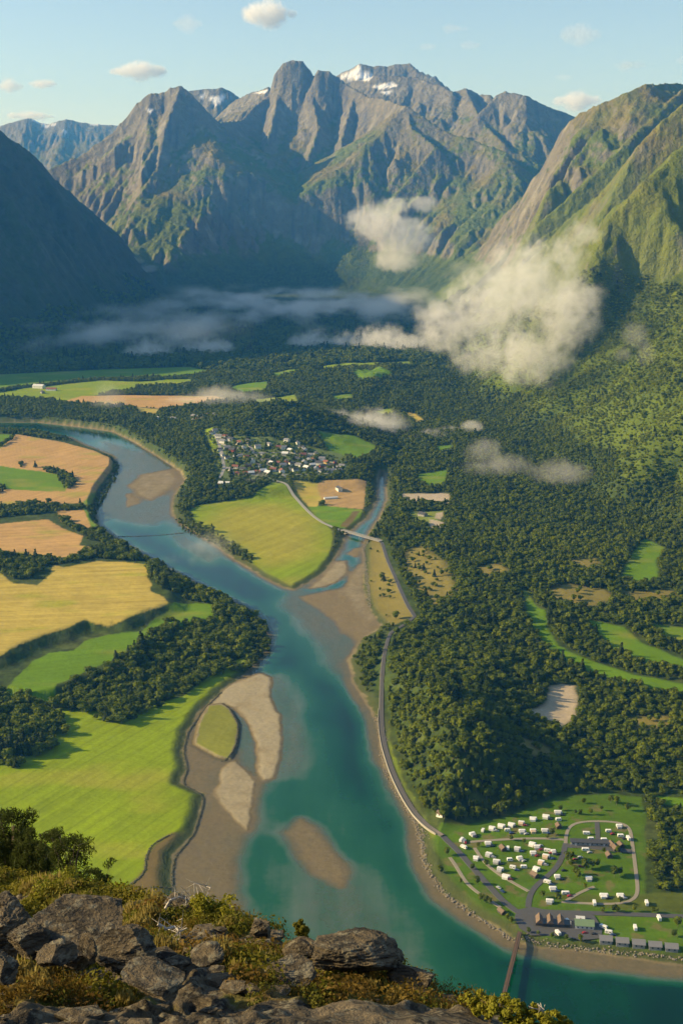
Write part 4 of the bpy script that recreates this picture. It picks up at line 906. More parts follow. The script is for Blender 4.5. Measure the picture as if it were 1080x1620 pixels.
for i, (a, b) in enumerate(((748,622),(818,629),(888,638),(958,645),(1028,653))):
    q = at(680+a/2.7, 1260+b/2.7)
    if i == 0: cb = house('cabin', 'grey roofed shore cabin, leftmost of the five in a row', 'cabin', q, 1.45, 9, 7.5, 2.8, 2.2, GY, RGY, 'five grey cabins by the shore', wins=2, chim=False); MB().box((5.0, 0, .35), (2.4, 7, .2)).build('veranda', M_BROWN, cb)
    else: dup(cb, q, 1.45, 'grey roofed shore cabin, %s of the five in a row' % ('second from left', 'middle one', 'second from right', 'rightmost')[i-1], 'five grey cabins by the shore')
house('reception_building', 'green roofed building on the campsite yard', 'building', at(680+657/2.7, 1260+555/2.7), 1.45, 14, 9.5, 3.2, 2.4, WH, RGN, wins=4)
house('shed', 'small pale roofed shed behind the green roofed building', 'shed', at(680+640/2.7, 1260+528/2.7), 1.45, 6, 4, 2.3, 1, WH, RWH, wins=1, chim=False)
e = thing('service_building', 'long flat dark roofed service block in the middle of the campsite', 'building', at(680+680/2.7, 1260+204/2.7), -.09)
MB().box((0, 0, 1.2), (32, 6, 3.4)).build('wall', GY, e); MB().box((0, 0, 3.05), (33.5, 7.5, .3)).build('roof', RDK, e)
for k in range(8): MB().box((-14+k*4, -3.04, 1.7), (1.3, .1, 1)).build('window', M_GLASS, e)
for k in range(3): MB().box((-12+k*12, -3.04, 1.05), (.9, .12, 2)).build('door', M_WHITE, e)
e = thing('reception_building', 'dark building with three brown gables beside the junction', 'building', at(680+510/2.7, 1260+545/2.7), -.1)
MB().box((2, 0, 1.0), (26, 7, 3.4)).build('wall', DB, e); MB().box((2, -1, 2.85), (27, 7.5, .3)).build('flat_roof', RDK, e)
for k in range(3):
    rf = MB(); rf.prism([(-8+k*8-2.8, 3.0), (-8+k*8+2.8, 3.0), (-8+k*8, 6.2)], -5, 6); rf.build('gable', RBR, e)
for k in range(4): MB().box((-8+k*6.5, -3.55, 1.5), (2, .1, 1.2)).build('window', M_GLASS, e)
for i, (a, b, rz, lb) in enumerate(((774,212,.2,'leftmost of the brown cabins beside the service block'), (790,228,.2,'small brown cabin below its neighbours beside the service block'), (812,214,.2,'rightmost of the brown cabins beside the service block'), (762,258,.1,'tiny brown hut south of the service block'), (445,342,.6,'small brown hut beside the curving camp road'), (310,228,.3,'brown shed among the left caravans'), (547,133,.1,'small brown hut at the top of the curving road'))):
    house('cabin', lb, 'cabin', at(680+a/2.7, 1260+b/2.7), rz, 6, 4.5, 2.4, 1.6, DB, RBR, wins=1, chim=False)

# ---------------------------------------------------------------- caravans, cars, tents
M_CARAVAN = simple('caravan_white', (.80,.80,.77), .35, .06, .5); M_GREYP = simple('caravan_grey', (.55,.56,.56), .4, .06, .5); M_TYRE = simple('tyre', (.02,.02,.02), .9, .1, 1)
def caravan(label, loc, rz, L=6.4, awn=None, mat=None, group='caravans on the campsite'):
    e = thing('caravan', label, 'caravan', loc, rz, group); H = 2.7; x = L/2
    b = MB(); b.prism([(-x+.1, .45), (x-.5, .45), (x-.05, .9), (x-.15, 1.9), (x-.7, H), (-x+.4, H), (-x, H-.35), (-x, .6)], -1.15, 1.15)
    b.build('body', mat or M_CARAVAN, e)
    for s in (-1, 1):
        for k in (-.55, .35): MB().box((k*x, s*1.165, 1.75), (1.3, .05, .65)).build('window', M_GLASS, e)
        MB().tube((-.2, s*1.0, .33), (-.2, s*1.2, .33), .33, n=10).build('wheel', M_TYRE, e)
    MB().box((x-.35, 0, 1.75), (.7, 1.7, .7)).build('window', M_GLASS, e)
    MB().box((.35*x+1.1, -1.17, 1.35), (.65, .05, 1.75)).build('door', M_GREYP, e)
    MB().tube((x-.4, .3, .5), (x+1.1, 0, .5), .06, n=4).build('tow_bar', M_TYRE, e)
    if awn:
        a = MB(); a.prism([(-1.15, 0), (-3.7, 0), (-3.7, 1.8), (-1.15, 2.6)], -x*.8, x*.55); a2 = MB()
        v = np.concatenate(a.v); v = v[:, [1, 0, 2]]; a2.add(v, a.f); a2.build('awning', awn, e)
    return e
def motorhome(label, loc, rz):
    e = thing('motorhome', label, 'motorhome', loc, rz, 'motorhomes on the campsite')
    b = MB(); b.prism([(-3.4, .45), (3.3, .45), (3.4, 1.1), (2.5, 1.35), (2.0, 2.0), (2.6, 2.3), (2.5, 3.0), (-3.3, 3.0), (-3.4, 2.8)], -1.15, 1.15); b.build('body', M_CARAVAN, e)
    for s in (-1, 1):
        MB().box((-1.2, s*1.165, 1.9), (1.4, .05, .6)).build('window', M_GLASS, e)
        for k in (-2.2, 2.3): MB().tube((k, s*.95, .36), (k, s*1.2, .36), .36, n=10).build('wheel', M_TYRE, e)
    MB().box((2.3, 0, 1.68), (.5, 2.0, .6)).build('windscreen', M_GLASS, e)
    return e
M_AWG = simple('awning_grey', (.42,.43,.44), .8, .08, .5); M_AWB = simple('awning_sand', (.55,.42,.30), .8, .08, .5); M_AWL = simple('awning_white', (.72,.72,.70), .8, .08, .5)
CV = [ # crop x, crop y, heading, awning, length, words
 (180,165,.5,M_AWG,6,'leftmost of the row below the forest edge'), (225,150,1.2,None,5,'standing steeply turned, second from left below the forest edge'), (265,140,-.35,M_AWL,6.4,'with pale awning, third from left below the forest edge'), (305,130,-.4,M_AWL,7.2,'large with white awning, fourth from left below the forest edge'),
 (330,149,0,None,5.4,'small one tucked just below the large fourth caravan of the top row'), (348,125,-.4,M_AWL,7,'with white awning, left of the sand coloured awning'), (390,117,-.3,M_AWB,6,'with sand coloured awning in the top row'), (440,100,-.15,M_AWL,7,'long one in the top row left of the two rightmost'),
 (495,90,-.3,M_AWL,7,'second from right in the top row'), (546,72,-.1,M_AWG,7.5,'rightmost and highest in the top row'), (393,153,0,M_AWG,6.5,'left of three side by side under the top row'), (440,151,.05,M_AWB,6,'middle of three side by side under the top row'), (490,150,-.05,M_AWG,6.8,'right of three side by side under the top row'),
 (548,103,.1,None,5.5,'alone above the brown hut by the curving road'), (134,190,1.1,M_AWG,6.6,'upper of the two nearest the railway road'), (144,221,-.8,None,6.5,'lower of the two nearest the railway road'), (248,205,0,M_AWG,6.5,'with dark front, above the left lawn'), (197,268,-.2,M_AWL,5.6,'leftmost on the lawn beside the main road'),
 (252,252,-.5,M_AWG,6.2,'right of the leftmost lawn caravan'), (331,226,1.4,None,5,'upright beside the brown shed'), (373,228,-.3,M_AWG,6,'with grey awning right of the brown shed'), (437,208,-.5,M_AWL,6.5,'upper of a touching pair left of the curving road'), (457,220,-.1,M_AWG,6,'lower of a touching pair left of the curving road'),
 (440,246,0,M_AWG,6,'below the touching pair'), (284,282,-.3,M_AWG,6.6,'above the big square tent'), (340,275,.1,None,5,'small one in the middle of the left lawn'), (382,268,.3,M_AWG,5.6,'with grey awning in the middle of the left lawn'), (400,306,0,None,5.6,'rightmost of three along the lower lawn'),
 (353,308,-.4,None,5.6,'middle of three along the lower lawn'), (300,315,-.4,M_AWG,6,'leftmost of three along the lower lawn'), (325,347,-.4,M_AWL,7.4,'big and bright with wide awning at the bottom of the lawn'), (500,236,-.3,None,6,'topmost beside the inner curve of the road'), (526,240,.1,M_AWG,5,'right beside the curve, topmost pair'),
 (495,260,-.4,M_AWB,6.6,'second down beside the inner curve of the road'), (475,285,-.5,M_AWB,6,'third down beside the inner curve of the road'), (455,314,-.6,M_AWL,6.6,'lowest beside the inner curve of the road'), (500,370,-.5,None,6.4,'just right of the curving road'), (524,398,0,M_AWG,6.6,'with grey awning below the one at the curving road'),
 (578,418,0,None,6.6,'on open grass right of the grey awning'), (511,452,-.2,M_AWG,6.6,'greyish one beside the front road'), (543,347,0,M_AWG,5.6,'half shaded under the camp trees'), (678,355,0,M_AWG,6.2,'half shaded in the middle of the right lawn'), (663,232,-.05,None,6.6,'just below the service block'), (667,162,-.1,None,6.4,'left above the service block'),
 (686,186,0,None,5.6,'close behind the service block'), (742,190,0,None,5.8,'at the right end of the service block'), (761,153,0,None,5.4,'alone right of the cross lane'), (807,131,0,M_AWG,6,'shaded, near the top right trees'), (813,173,.0,None,5.8,'left one of two at the right ring track'), (742,428,-.05,M_AWL,7.4,'large with white awning on the lower right lawn'),
 (812,428,0,M_AWL,6.5,'with long awning right of the large lower right one'), (740,563,-.7,None,6.6,'left of two by the yard exit'), (762,585,-.3,None,6.2,'right of two by the yard exit'), (545,588,1.9,None,6.4,'parked slanted on the asphalt yard')]
for cx_, cy_2, rz, aw, L_, wd in CV:
    caravan('white caravan '+wd, at(680+cx_/2.7, 1260+cy_2/2.7), rz, L_*.97, aw)
for cx_, cy_2, rz, wd in ((700,461,1.5,'white motorhome below the lower right lawn'), (923,461,1.5,'white motorhome at the right end of the front road'), (976,525,1.6,'white motorhome on the grass below the front road'), (874,567,1.5,'white motorhome above the shore cabins'), (845,184,1.7,'white motorhome with dark nose at the right ring track'), (586,541,1.9,'white motorhome parked between the brown gables and green roof')):
    motorhome(wd, at(680+cx_/2.7, 1260+cy_2/2.7), rz)
def car(label, loc, rz, mat):
    e = thing('parked_car', label, 'car', loc, rz, 'cars on the campsite')
    b = MB(); b.prism([(-2.2,.3),(2.2,.3),(2.2,.8),(1.3,.95),(.6,1.45),(-1.1,1.45),(-1.9,.95),(-2.2,.9)], -.88, .88); b.build('body', mat, e)
    c_ = MB(); c_.prism([(1.28,.98),(.62,1.40),(-1.1,1.40),(-1.75,.98)], -.9, .9); c_.build('window', M_GLASS, e)
    for x in (-1.35, 1.35):
        for s in (-1, 1): MB().tube((x, s*.7, .32), (x, s*.9, .32), .32, n=10).build('wheel', M_TYRE, e)
CM = [(hmat('car_black',(.02,.02,.025),.3),'black'), (hmat('car_silver',(.45,.46,.47),.3),'silver'), (hmat('car_blue',(.03,.06,.16),.3),'dark blue'), (hmat('car_red',(.25,.02,.02),.3),'red')]
for i, (a, b, rz, wd) in enumerate(((612,255,0,'topmost in the dark parking strip'), (640,262,0,'right of the topmost in the dark parking strip'), (606,285,0,'second down in the dark parking strip'), (642,300,0,'third down in the dark parking strip'), (570,318,.3,'beside the curving camp road'), (292,392,-.8,'on the main road by the shore bend'), (308,408,-.8,'just ahead on the main road by the shore bend'), (660,585,.1,'near the green roofed building'), (700,590,.1,'on the right edge of the yard'), (470,212,.2,'behind the touching pair of caravans'), (524,268,.2,'beside the curve under the second caravan'), (620,270,.1,'in the middle of the dark parking strip'))):
    m_, cn = CM[i % 4]; car(cn+' car '+wd, at(680+a/2.7, 1260+b/2.7), rz, m_)

for i, (a, b, rz, aw, L_, wd) in enumerate(CV):
    if i % 2 == 0 or i in (9, 23, 31, 37, 49):
        m_, cn = CM[(i//2) % 4]; car(' '.join((cn+' car beside the caravan '+wd).split()[:16]), at(680+(a+17)/2.7, 1260+(b+9)/2.7), rz+.3, m_)
# ---------------------------------------------------------------- trees on the campsite and lone trees elsewhere
CT = [(520,165,.75),(588,280,1.0),(602,268,.9),(620,335,.9),(632,350,.8),(660,312,1.1),(690,308,.9),(712,300,.8),(785,345,1.1),(808,335,.8),(345,188,.6),(478,432,.7),(545,447,.8),(600,300,.8),(810,458,.7),(735,495,.5),(782,492,.7),(798,495,.6),(870,492,.6),(950,497,.6),(965,500,.6),(1055,555,.9),(1040,600,.7),
 (235,455,.8),(215,450,.7),(255,462,.6),(200,375,.8),(72,250,.8),(330,532,.7),(770,28,.9),(795,38,.9),(640,78,.6),(684,78,.7),(730,60,.6),(180,312,.6),(130,372,.5),(240,298,.7),(555,60,.6),(655,30,.6),(620,75,.5),(840,60,.8),(740,238,.5),(660,395,.5),(345,548,.6),(420,590,.5),(460,598,.5),(520,608,.5),(580,618,.5),(640,630,.6),(800,240,.7),(500,180,.5),(400,200,.5),(205,215,.5)]
for a, b, s_ in CT:
    k = int(rngf.choice([0, 1, 2, 3], p=[.35, .35, .15, .15])); x, y, z = at(680+a/2.7, 1260+b/2.7)
    area = 'among the caravans on the left lawn' if a < 560 and b < 440 else 'along the front road and shore of the campsite' if b > 430 else 'on the right lawns of the campsite'
    place_tree(k, x, y, z, s_*1.05, area)

# ---------------------------------------------------------------- the ledge the camera looks over
RIM = [(-200,1385,21),(0,1400,19),(60,1404,18),(120,1408,17),(200,1424,15.5),(260,1434,14.5),(330,1442,13.5),(400,1470,12.5),(450,1496,12),(500,1512,11.5),(560,1512,11),(620,1540,10.5),(680,1560,10),(740,1578,9.5),(800,1602,9),(850,1628,8.6),(950,1680,8.2),(1300,1760,8)]
rim = np.array(RIM, float)
def ledge_z(X, Y):
    u = X/np.maximum(Y, .3); px = u*1.04*F+540
    for _ in range(2):
        yr = np.interp(px, rim[:, 0], rim[:, 2]); zr = np.interp(px, rim[:, 0], [PD(a, b, c)[2] for a, b, c in RIM])
        ry = np.interp(px, rim[:, 0], rim[:, 1])
        ray_y = cp+(810-ry)/F*sp; px = u*ray_y*F+540
    t_ = np.clip((Y-6)/(yr-6), -1.2, 1); z0 = CAMZ-4.62
    z = z0+(zr-z0)*np.sign(t_)*np.abs(t_)**1.0
    near = Y < 6; z = np.where(near, z0+(6-Y)*.48, z)
    z = np.minimum(z, CAMZ-1.75)
    w_ = sstep(0, .9, yr-Y)
    bump = .30*fbm(X/1.6+5, Y/1.6, 4)+.16*(ridged(X/.55, Y/.8+3, 4)-.6)
    slab = sstep(.0, .25, fbm(X/2.2+31, Y/2.2+8, 3)+.06+np.where((px > 300) & (Y < 8.6), .35, 0)-np.where(px < 300, .05, 0))
    lay = ((z+.35*X+.25*fbm(X*1.3, Y*1.3, 3))*5) % 1
    flat_ = sstep(360, 470, px)*sstep(8.9, 8.3, Y)
    z = z+bump*(.35+.65*w_)*(1-.72*flat_)+slab*.09*(np.abs(lay-.5)-.25)
    z = z-np.where(Y > yr, (Y-yr)*1.9, 0)
    return z, slab, Y-yr
lx = np.linspace(-8.5, 7, 560); ly_ = np.concatenate([np.linspace(-3, 4.5, 40), np.linspace(4.53, 21, 620), np.linspace(21.5, 45, 30)])
LX, LY = np.meshgrid(lx, ly_)
LZ, LS, LE = ledge_z(LX, LY)
me, _ = grid_mesh('rock_ledge', LX, LY, LZ); norm_attr('slab', me, LS.ravel(), 'FLOAT')
def rock_mat(name, moss=True):
    m = NT(name); p = m.obj(); 
    a = m.noise(p, 1.3, 6, .65); b = m.noise(p, 9, 5, .65); c = m.noise(p, 45, 3, .6)
    wv = m.n('ShaderNodeTexNoise', i_Vector=m.n('ShaderNodeMapping', i_Vector=p, i_Scale=(1.5, 2.2, 14), i_Rotation=(.35, .25, .3)).outputs[0], i_Scale=1.6, i_Detail=6, i_Roughness=.7).outputs[0]
    col = m.mixc(m.ramp(a, .35, .65), (.085,.066,.040), (.155,.122,.078)); col = m.mixc(m.ramp(wv, .48, .58), col, (.03,.026,.02))
    col = m.mixc(m.math('MULTIPLY', m.ramp(b, .54, .60), .75), col, (.20,.18,.125))           # pale lichen
    col = m.mixc(m.math('MULTIPLY', m.ramp(c, .58, .64), .6), col, (.07,.065,.06))
    h = m.math('ADD', m.math('MULTIPLY', wv, .6), m.math('ADD', m.math('MULTIPLY', b, .35), m.math('MULTIPLY', c, .08)))
    if moss:
        sl_ = m.attr('slab').outputs['Fac']
        so = m.mixc(m.ramp(b, .4, .6), (.075,.055,.025), (.17,.12,.035)); so = m.mixc(m.ramp(a, .45, .6), so, (.10,.115,.02))
        k = m.ramp(m.math('ADD', sl_, m.math('MULTIPLY', m.math('SUBTRACT', b, .5), 1.4)), .35, .6); col = m.mixc(k, so, col)
    bp = m.n('ShaderNodeBump', i_Height=h, i_Strength=.9); bp.inputs['Distance'].default_value = .12
    m.set(Base_Color=col, Roughness=.9, Normal=bp.outputs[0]); m.b.inputs['Specular IOR Level'].default_value = .2
    return m.m
M_ROCK = rock_mat('ledge_rock'); M_BLK = rock_mat('boulder_rock', False)
link('rock_ledge', me, M_ROCK, kind='structure', label='rocky ledge with heather and moss in the foreground')
def boulder(label, px, py, Y, w_, h, dpth, seed, rz=0.0, tilt=(0, 0), up=.42):
    v, f = rock_mesh(seed, 6, 9, .11, 1.0)
    v = v/np.abs(v).max(0); v = v*np.array([w_/2, dpth/2, h/2])
    x, y, z = PD(px, py, Y); zg = float(ledge_z(np.array([x]), np.array([y]))[0][0])
    mb = MB(); mb.add(v, f); me = mb.mesh('boulder', False)
    o = link('boulder', me, M_BLK, label=label, category='boulder'); o.location = (x, y, z); o.rotation_euler = (tilt[0], tilt[1], rz); return o
def px2m(n, Y): return n*Y*1.12/F
boulder('large grey layered boulder with pale lichen at the left foreground', 132, 1474, 9.6, px2m(205, 9.6), px2m(78, 9.6), .9, 41, .3, (.1, .12))
boulder('dark shaded boulder face leaning against the right of the large layered boulder', 195, 1498, 9.1, px2m(95, 9.1), px2m(70, 9.1), .6, 42, .8)
boulder('grey boulder at the far left edge of the ledge', 8, 1480, 10, px2m(90, 10), px2m(80, 10), .7, 43, .2)
boulder('low flat boulder at the lower left edge', 0, 1530, 8.3, px2m(60, 8), px2m(50, 8), .4, 44, 1.2)
boulder('big rounded boulder at the rim overlooking the river', 560, 1512, 9.8, px2m(160, 9.8), px2m(74, 9.8), .7, 45, .4, (0, .15))
boulder('broken angular rock just left of the big rim boulder', 480, 1512, 10.2, px2m(62, 10), px2m(46, 10), .45, 46, .9, (.1, -.3))
boulder('small dark rock standing on the rim left of centre', 413, 1470, 11.6, px2m(46, 11.6), px2m(40, 11.6), .4, 47, .4)
boulder('small grey rock below the dark rim rock', 412, 1500, 10.8, px2m(44, 10.8), px2m(28, 10.8), .35, 48, 1.4)
boulder('pale rock beneath the dead branches', 287, 1434, 13.2, px2m(56, 13.2), px2m(32, 13.2), .5, 49, .2)
boulder('small pale split stone in the middle of the left ledge', 140, 1498, 8.7, px2m(34, 8.7), px2m(38, 8.7), .25, 50, .5, (.2, .5))
boulder('rock at the very left rim under the pines', 6, 1436, 12.5, px2m(60, 12.5), px2m(40, 12.5), .5, 51, .5)
boulder('low rounded stone among the heather near the middle', 330, 1510, 8.8, px2m(60, 8.8), px2m(22, 8.8), .35, 53, .1)
boulder('square grey block under the large layered boulder', 92, 1512, 8.8, px2m(70, 8.8), px2m(30, 8.8), .35, 54, .3)
boulder('dark wet rock on the steep rim right of the big boulder', 655, 1552, 9.6, px2m(70, 9.6), px2m(50, 9.6), .5, 55, .8)
g = np.random.default_rng(5); mb = MB()            # loose stones
for k in range(520):
    y = g.uniform(5.5, 13); x = g.uniform(-.30, .20)*y; z_, s_, e_ = ledge_z(np.array([x]), np.array([y]))
    if e_[0] > -.1 or (y < 8.8 and x/y > -.09): continue
    v, f = rocks[g.integers(6)]; r_ = .025+.12*g.random()**3; a = g.uniform(0, 6.28)
    mb.add(np.stack([v[:, 0]*math.cos(a)-v[:, 1]*math.sin(a), v[:, 0]*math.sin(a)+v[:, 1]*math.cos(a), v[:, 2]*.7], 1)*r_*[1.4, 1, 1]+[x, y, float(z_[0])+r_*.3], f)
o = mb.build('loose_stones', M_BLK); o['kind'] = 'stuff'; o['label'] = 'small loose stones scattered over the ledge'
# plants on the ledge
def leafclump(seed, n, r, h, ls, spike=0.):
    g = np.random.default_rng(seed); p = g.normal(size=(n, 3)); p /= np.linalg.norm(p, axis=1)[:, None]; p *= g.random((n, 1))**.4
    p = p*[r, r, h*.5]+[0, 0, h*.5]; nn = p/np.linalg.norm(p, axis=1)[:, None]+g.normal(size=p.shape)*.6; nn /= np.linalg.norm(nn, axis=1)[:, None]
    if spike: nn = g.normal(size=p.shape)*[1, 1, .25]; nn /= np.linalg.norm(nn, axis=1)[:, None]
    up = g.normal(size=p.shape)+([0, 0, spike*2] if spike else 0); t1 = up-(up*nn).sum(1)[:, None]*nn; t1 /= np.linalg.norm(t1, axis=1)[:, None]; t2 = np.cross(nn, t1)
    s_ = ls*g.uniform(.6, 1.3, (n, 1)); a = .28 if not spike else .09
    V = np.stack([p-t1*s_*.5, p+t2*s_*a, p+t1*s_*.5, p-t2*s_*a], 1).reshape(-1, 3)
    mb = MB(); mb.add(V, np.arange(len(V)).reshape(-1, 4)); return mb
def leafm(name, a, b, c): return leaf_mat(name, a, b, c)
M_HEA = leafm('heather', (.13,.07,.016), (.19,.125,.022), (.10,.09,.016)); M_BIL = leafm('bilberry', (.085,.10,.012), (.17,.155,.016), (.21,.15,.025)); M_GRS = leafm('dry_grass', (.22,.17,.05), (.30,.24,.07), (.14,.15,.02)); M_MOS = leafm('moss', (.07,.085,.012), (.12,.125,.014), (.16,.14,.02))
def pat_obj(mb, mat):
    o = bpy.data.objects.new('plant_pattern', mb.mesh('plant_pattern')); o.data.materials.append(mat); return o
pp = [pat_obj(leafclump(1, 220, .14, .13, .028, .6), M_HEA), pat_obj(leafclump(2, 200, .15, .14, .032), M_BIL), pat_obj(leafclump(3, 110, .09, .14, .10, 1.5), M_GRS), pat_obj(leafclump(4, 150, .15, .07, .03), M_MOS), pat_obj(leafclump(5, 150, .16, .14, .035), M_HEA)]
g = np.random.default_rng(77); n_ = 11500
ax = g.uniform(-6.5, 4, n_); ay = 4.5+16*g.random(n_)
az, asl, ae = ledge_z(ax, ay); pxx = 540+F*ax/ay*.86
veg = fbm(ax/1.1+60, ay/1.1, 3)
keep = (asl < .22+.25*veg) & (ae < .4) & (np.abs(ax/ay) < .36) & ~((pxx > 640) & (ay < 8.5) & (g.random(n_) < .8))
TXs, TYs, TZs, sizes, kinds = TX, TY, TZ, size, kind
TX, TY, TZ = ax[keep], ay[keep], az[keep]+.40-.02
far_ = np.clip((TY-9)/7, 0, 1); r_ = g.random(keep.sum()); v_ = veg[keep]
kind = np.where(r_ < .25-.1*far_, 3, np.where(r_ < .33, 2, np.where(v_+far_*.5-.15+(r_-.6)*.4 > .05, 1, np.where(r_ < .7, 0, 4))))
size = g.uniform(.6, 1.35, len(TX))*(1+.4*far_)
o = forest('heather_and_bilberry', np.arange(len(TX)), pp); o['kind'] = 'stuff'; o['label'] = 'rusty heather, moss, dry grass and yellow green bilberry covering the ledge'
TX, TY, TZ, size, kind = TXs, TYs, TZs, sizes, kinds
# bushes and little pines standing at the rim
M_PINE = leafm('pine_needles', (.03,.05,.012), (.055,.07,.014), (.09,.09,.015)); M_YB = leafm('young_birch_leaves', (.14,.17,.015), (.24,.23,.02), (.30,.24,.03)); M_DEAD = simple('dead_wood', (.42,.38,.33), .8, .2, 8); M_TWIG = simple('twig', (.12,.09,.06), .9, .2, 8)
def bush(name, label, px, py, Y, hgt, wid, leaf, mat, seed, nb=9, nl=90, spike=0., cat='bush'):
    """bare stems that fork, leaf clumps at their ends"""
    g = np.random.default_rng(seed); x, y, z = PD(px, py, Y); e = thing(name, label, cat, (x, y, z), g.uniform(0, 6))
    st_ = MB(); fo = MB()
    for k in range(nb):
        a = g.uniform(0, 6.28); ln = hgt*g.uniform(.55, 1.0); out_ = wid*.5*g.uniform(.2, 1.0)
        p0 = Vector((0, 0, -.3*hgt)); p1 = Vector((math.cos(a)*out_*.45, math.sin(a)*out_*.45, ln*.5)); p2 = Vector((math.cos(a+.2)*out_, math.sin(a+.2)*out_, ln))
        st_.tube(p0, p1, .018*hgt, .011*hgt, 5); st_.tube(p1, p2, .011*hgt, .004*hgt, 5)
        for q in range(4):
            t_ = .35+.65*q/3; c_ = p1.lerp(p2, t_) if t_ > .4 else p0.lerp(p1, .8); off = Vector(g.normal(size=3)*.10*wid); c2 = c_+off
            st_.tube(c_, c2, .006*hgt, .002*hgt, 4)
            m = leafclump(int(g.integers(9999)), nl, .13*wid, .2*hgt, leaf, spike); v = m.v[0]+np.array(c2)-[0, 0, .1*hgt]; fo.add(v, m.f)
    st_.build('stem', M_TWIG, e); fo.build('foliage', mat, e); return e
bush('pine_bush', 'dense dark pine bush at the far left rim', 20, 1404, 20, 1.35, 1.3, .09, M_PINE, 1, 16, 200, .3)
bush('pine_bush', 'ragged dark pine bush second from the left edge', 64, 1408, 19, .95, .9, .08, M_PINE, 2, 12, 170, .3)
bush('pine_bush', 'open branched young pine with gaps right of the dark pine bushes', 114, 1414, 17, .9, .9, .065, M_PINE, 3, 9, 110, .3)
bush('pine_bush', 'low spreading pine twigs at the right end of the pine group', 152, 1418, 16.5, .42, .6, .055, M_PINE, 4, 7, 90, .3)
bush('birch_bush', 'low yellow leaved bush under the pines', 95, 1428, 15.5, .28, .9, .045, M_YB, 5, 10, 60)
bush('birch_bush', 'yellow green dwarf birch right of the dead branches', 345, 1468, 12.5, .24, .75, .04, M_YB, 6, 9, 70)
bush('birch_bush', 'small dark green sapling beside the rim rocks', 478, 1492, 11, .22, .2, .035, M_BIL, 7, 5, 60)
boulder('wide broken slab lying against the left end of the large layered boulder', 62, 1488, 9.4, px2m(90, 9.4), px2m(56, 9.4), .5, 61, 2.2, (.2, -.1))
boulder('thin tilted slab between the heather and the big rim boulder', 455, 1540, 9.3, px2m(90, 9.3), px2m(26, 9.3), .5, 62, .2, (0, -.12))
boulder('flat grey slab in the middle of the ledge under the heather', 250, 1548, 8.3, px2m(120, 8.3), px2m(24, 8.3), .5, 63, -.2, (0, .08))
for i, (px, py, Y, h, w_, lb) in enumerate(((752,1606,8.6,.19,.22,'leftmost leafy birch shoot at the lower right rim'), (775,1612,8.4,.17,.20,'second leafy birch shoot from the left at the lower right rim'), (806,1622,8.3,.22,.26,'third and tallest leafy birch shoot at the lower right rim'), (832,1630,8.2,.20,.22,'fourth leafy birch shoot at the lower right rim'), (868,1636,8.1,.16,.22,'fifth leafy birch shoot near the bottom edge'), (897,1640,8.1,.12,.16,'last small birch shoot at the bottom right'))):
    bush('birch_shoot', lb, px, py, Y, h, w_, .028, M_YB, 20+i, 7, 55)
def branch(label, pts, Y, r0, seed, tw=.11):
    g = np.random.default_rng(seed); mb = MB(); q = [Vector(PD(a, b, Y+c)) for a, b, c in pts]
    for i in range(len(q)-1):
        k = 1-i/len(q); mb.tube(q[i], q[i+1], r0*k+.003, r0*(k-1/len(q))+.003, 5)
        for _ in range(4):
            s_ = q[i].lerp(q[i+1], g.random()); d_ = Vector(g.normal(size=3)*tw)+Vector((0, 0, tw*.4)); mb.tube(s_, s_+d_, .005, .002, 4); mb.tube(s_+d_*.6, s_+d_*.6+Vector(g.normal(size=3)*tw*.6), .003, .001, 4)
    o = mb.build('dead_branch', M_DEAD); o['label'] = label; o['category'] = 'branch'
branch('bleached dead branch arching over the pale rim rock', [(262,1438,0), (270,1424,0), (284,1419,.1), (298,1424,.1), (308,1416,0)], 12.8, .016, 1)
branch('crooked bleached dead root lying lower in the heather', [(250,1462,0), (264,1470,0), (276,1466,.1), (284,1474,0), (296,1468,0)], 11.2, .016, 2)
branch('thin bare twigs rising right of the dead branch', [(318,1440,0), (322,1424,0), (330,1412,.1), (334,1402,0)], 13.2, .007, 3)
branch('single thin dead twig between the birch shoots', [(864,1622,0), (857,1602,0), (850,1588,0)], 8.2, .004, 4, .04)

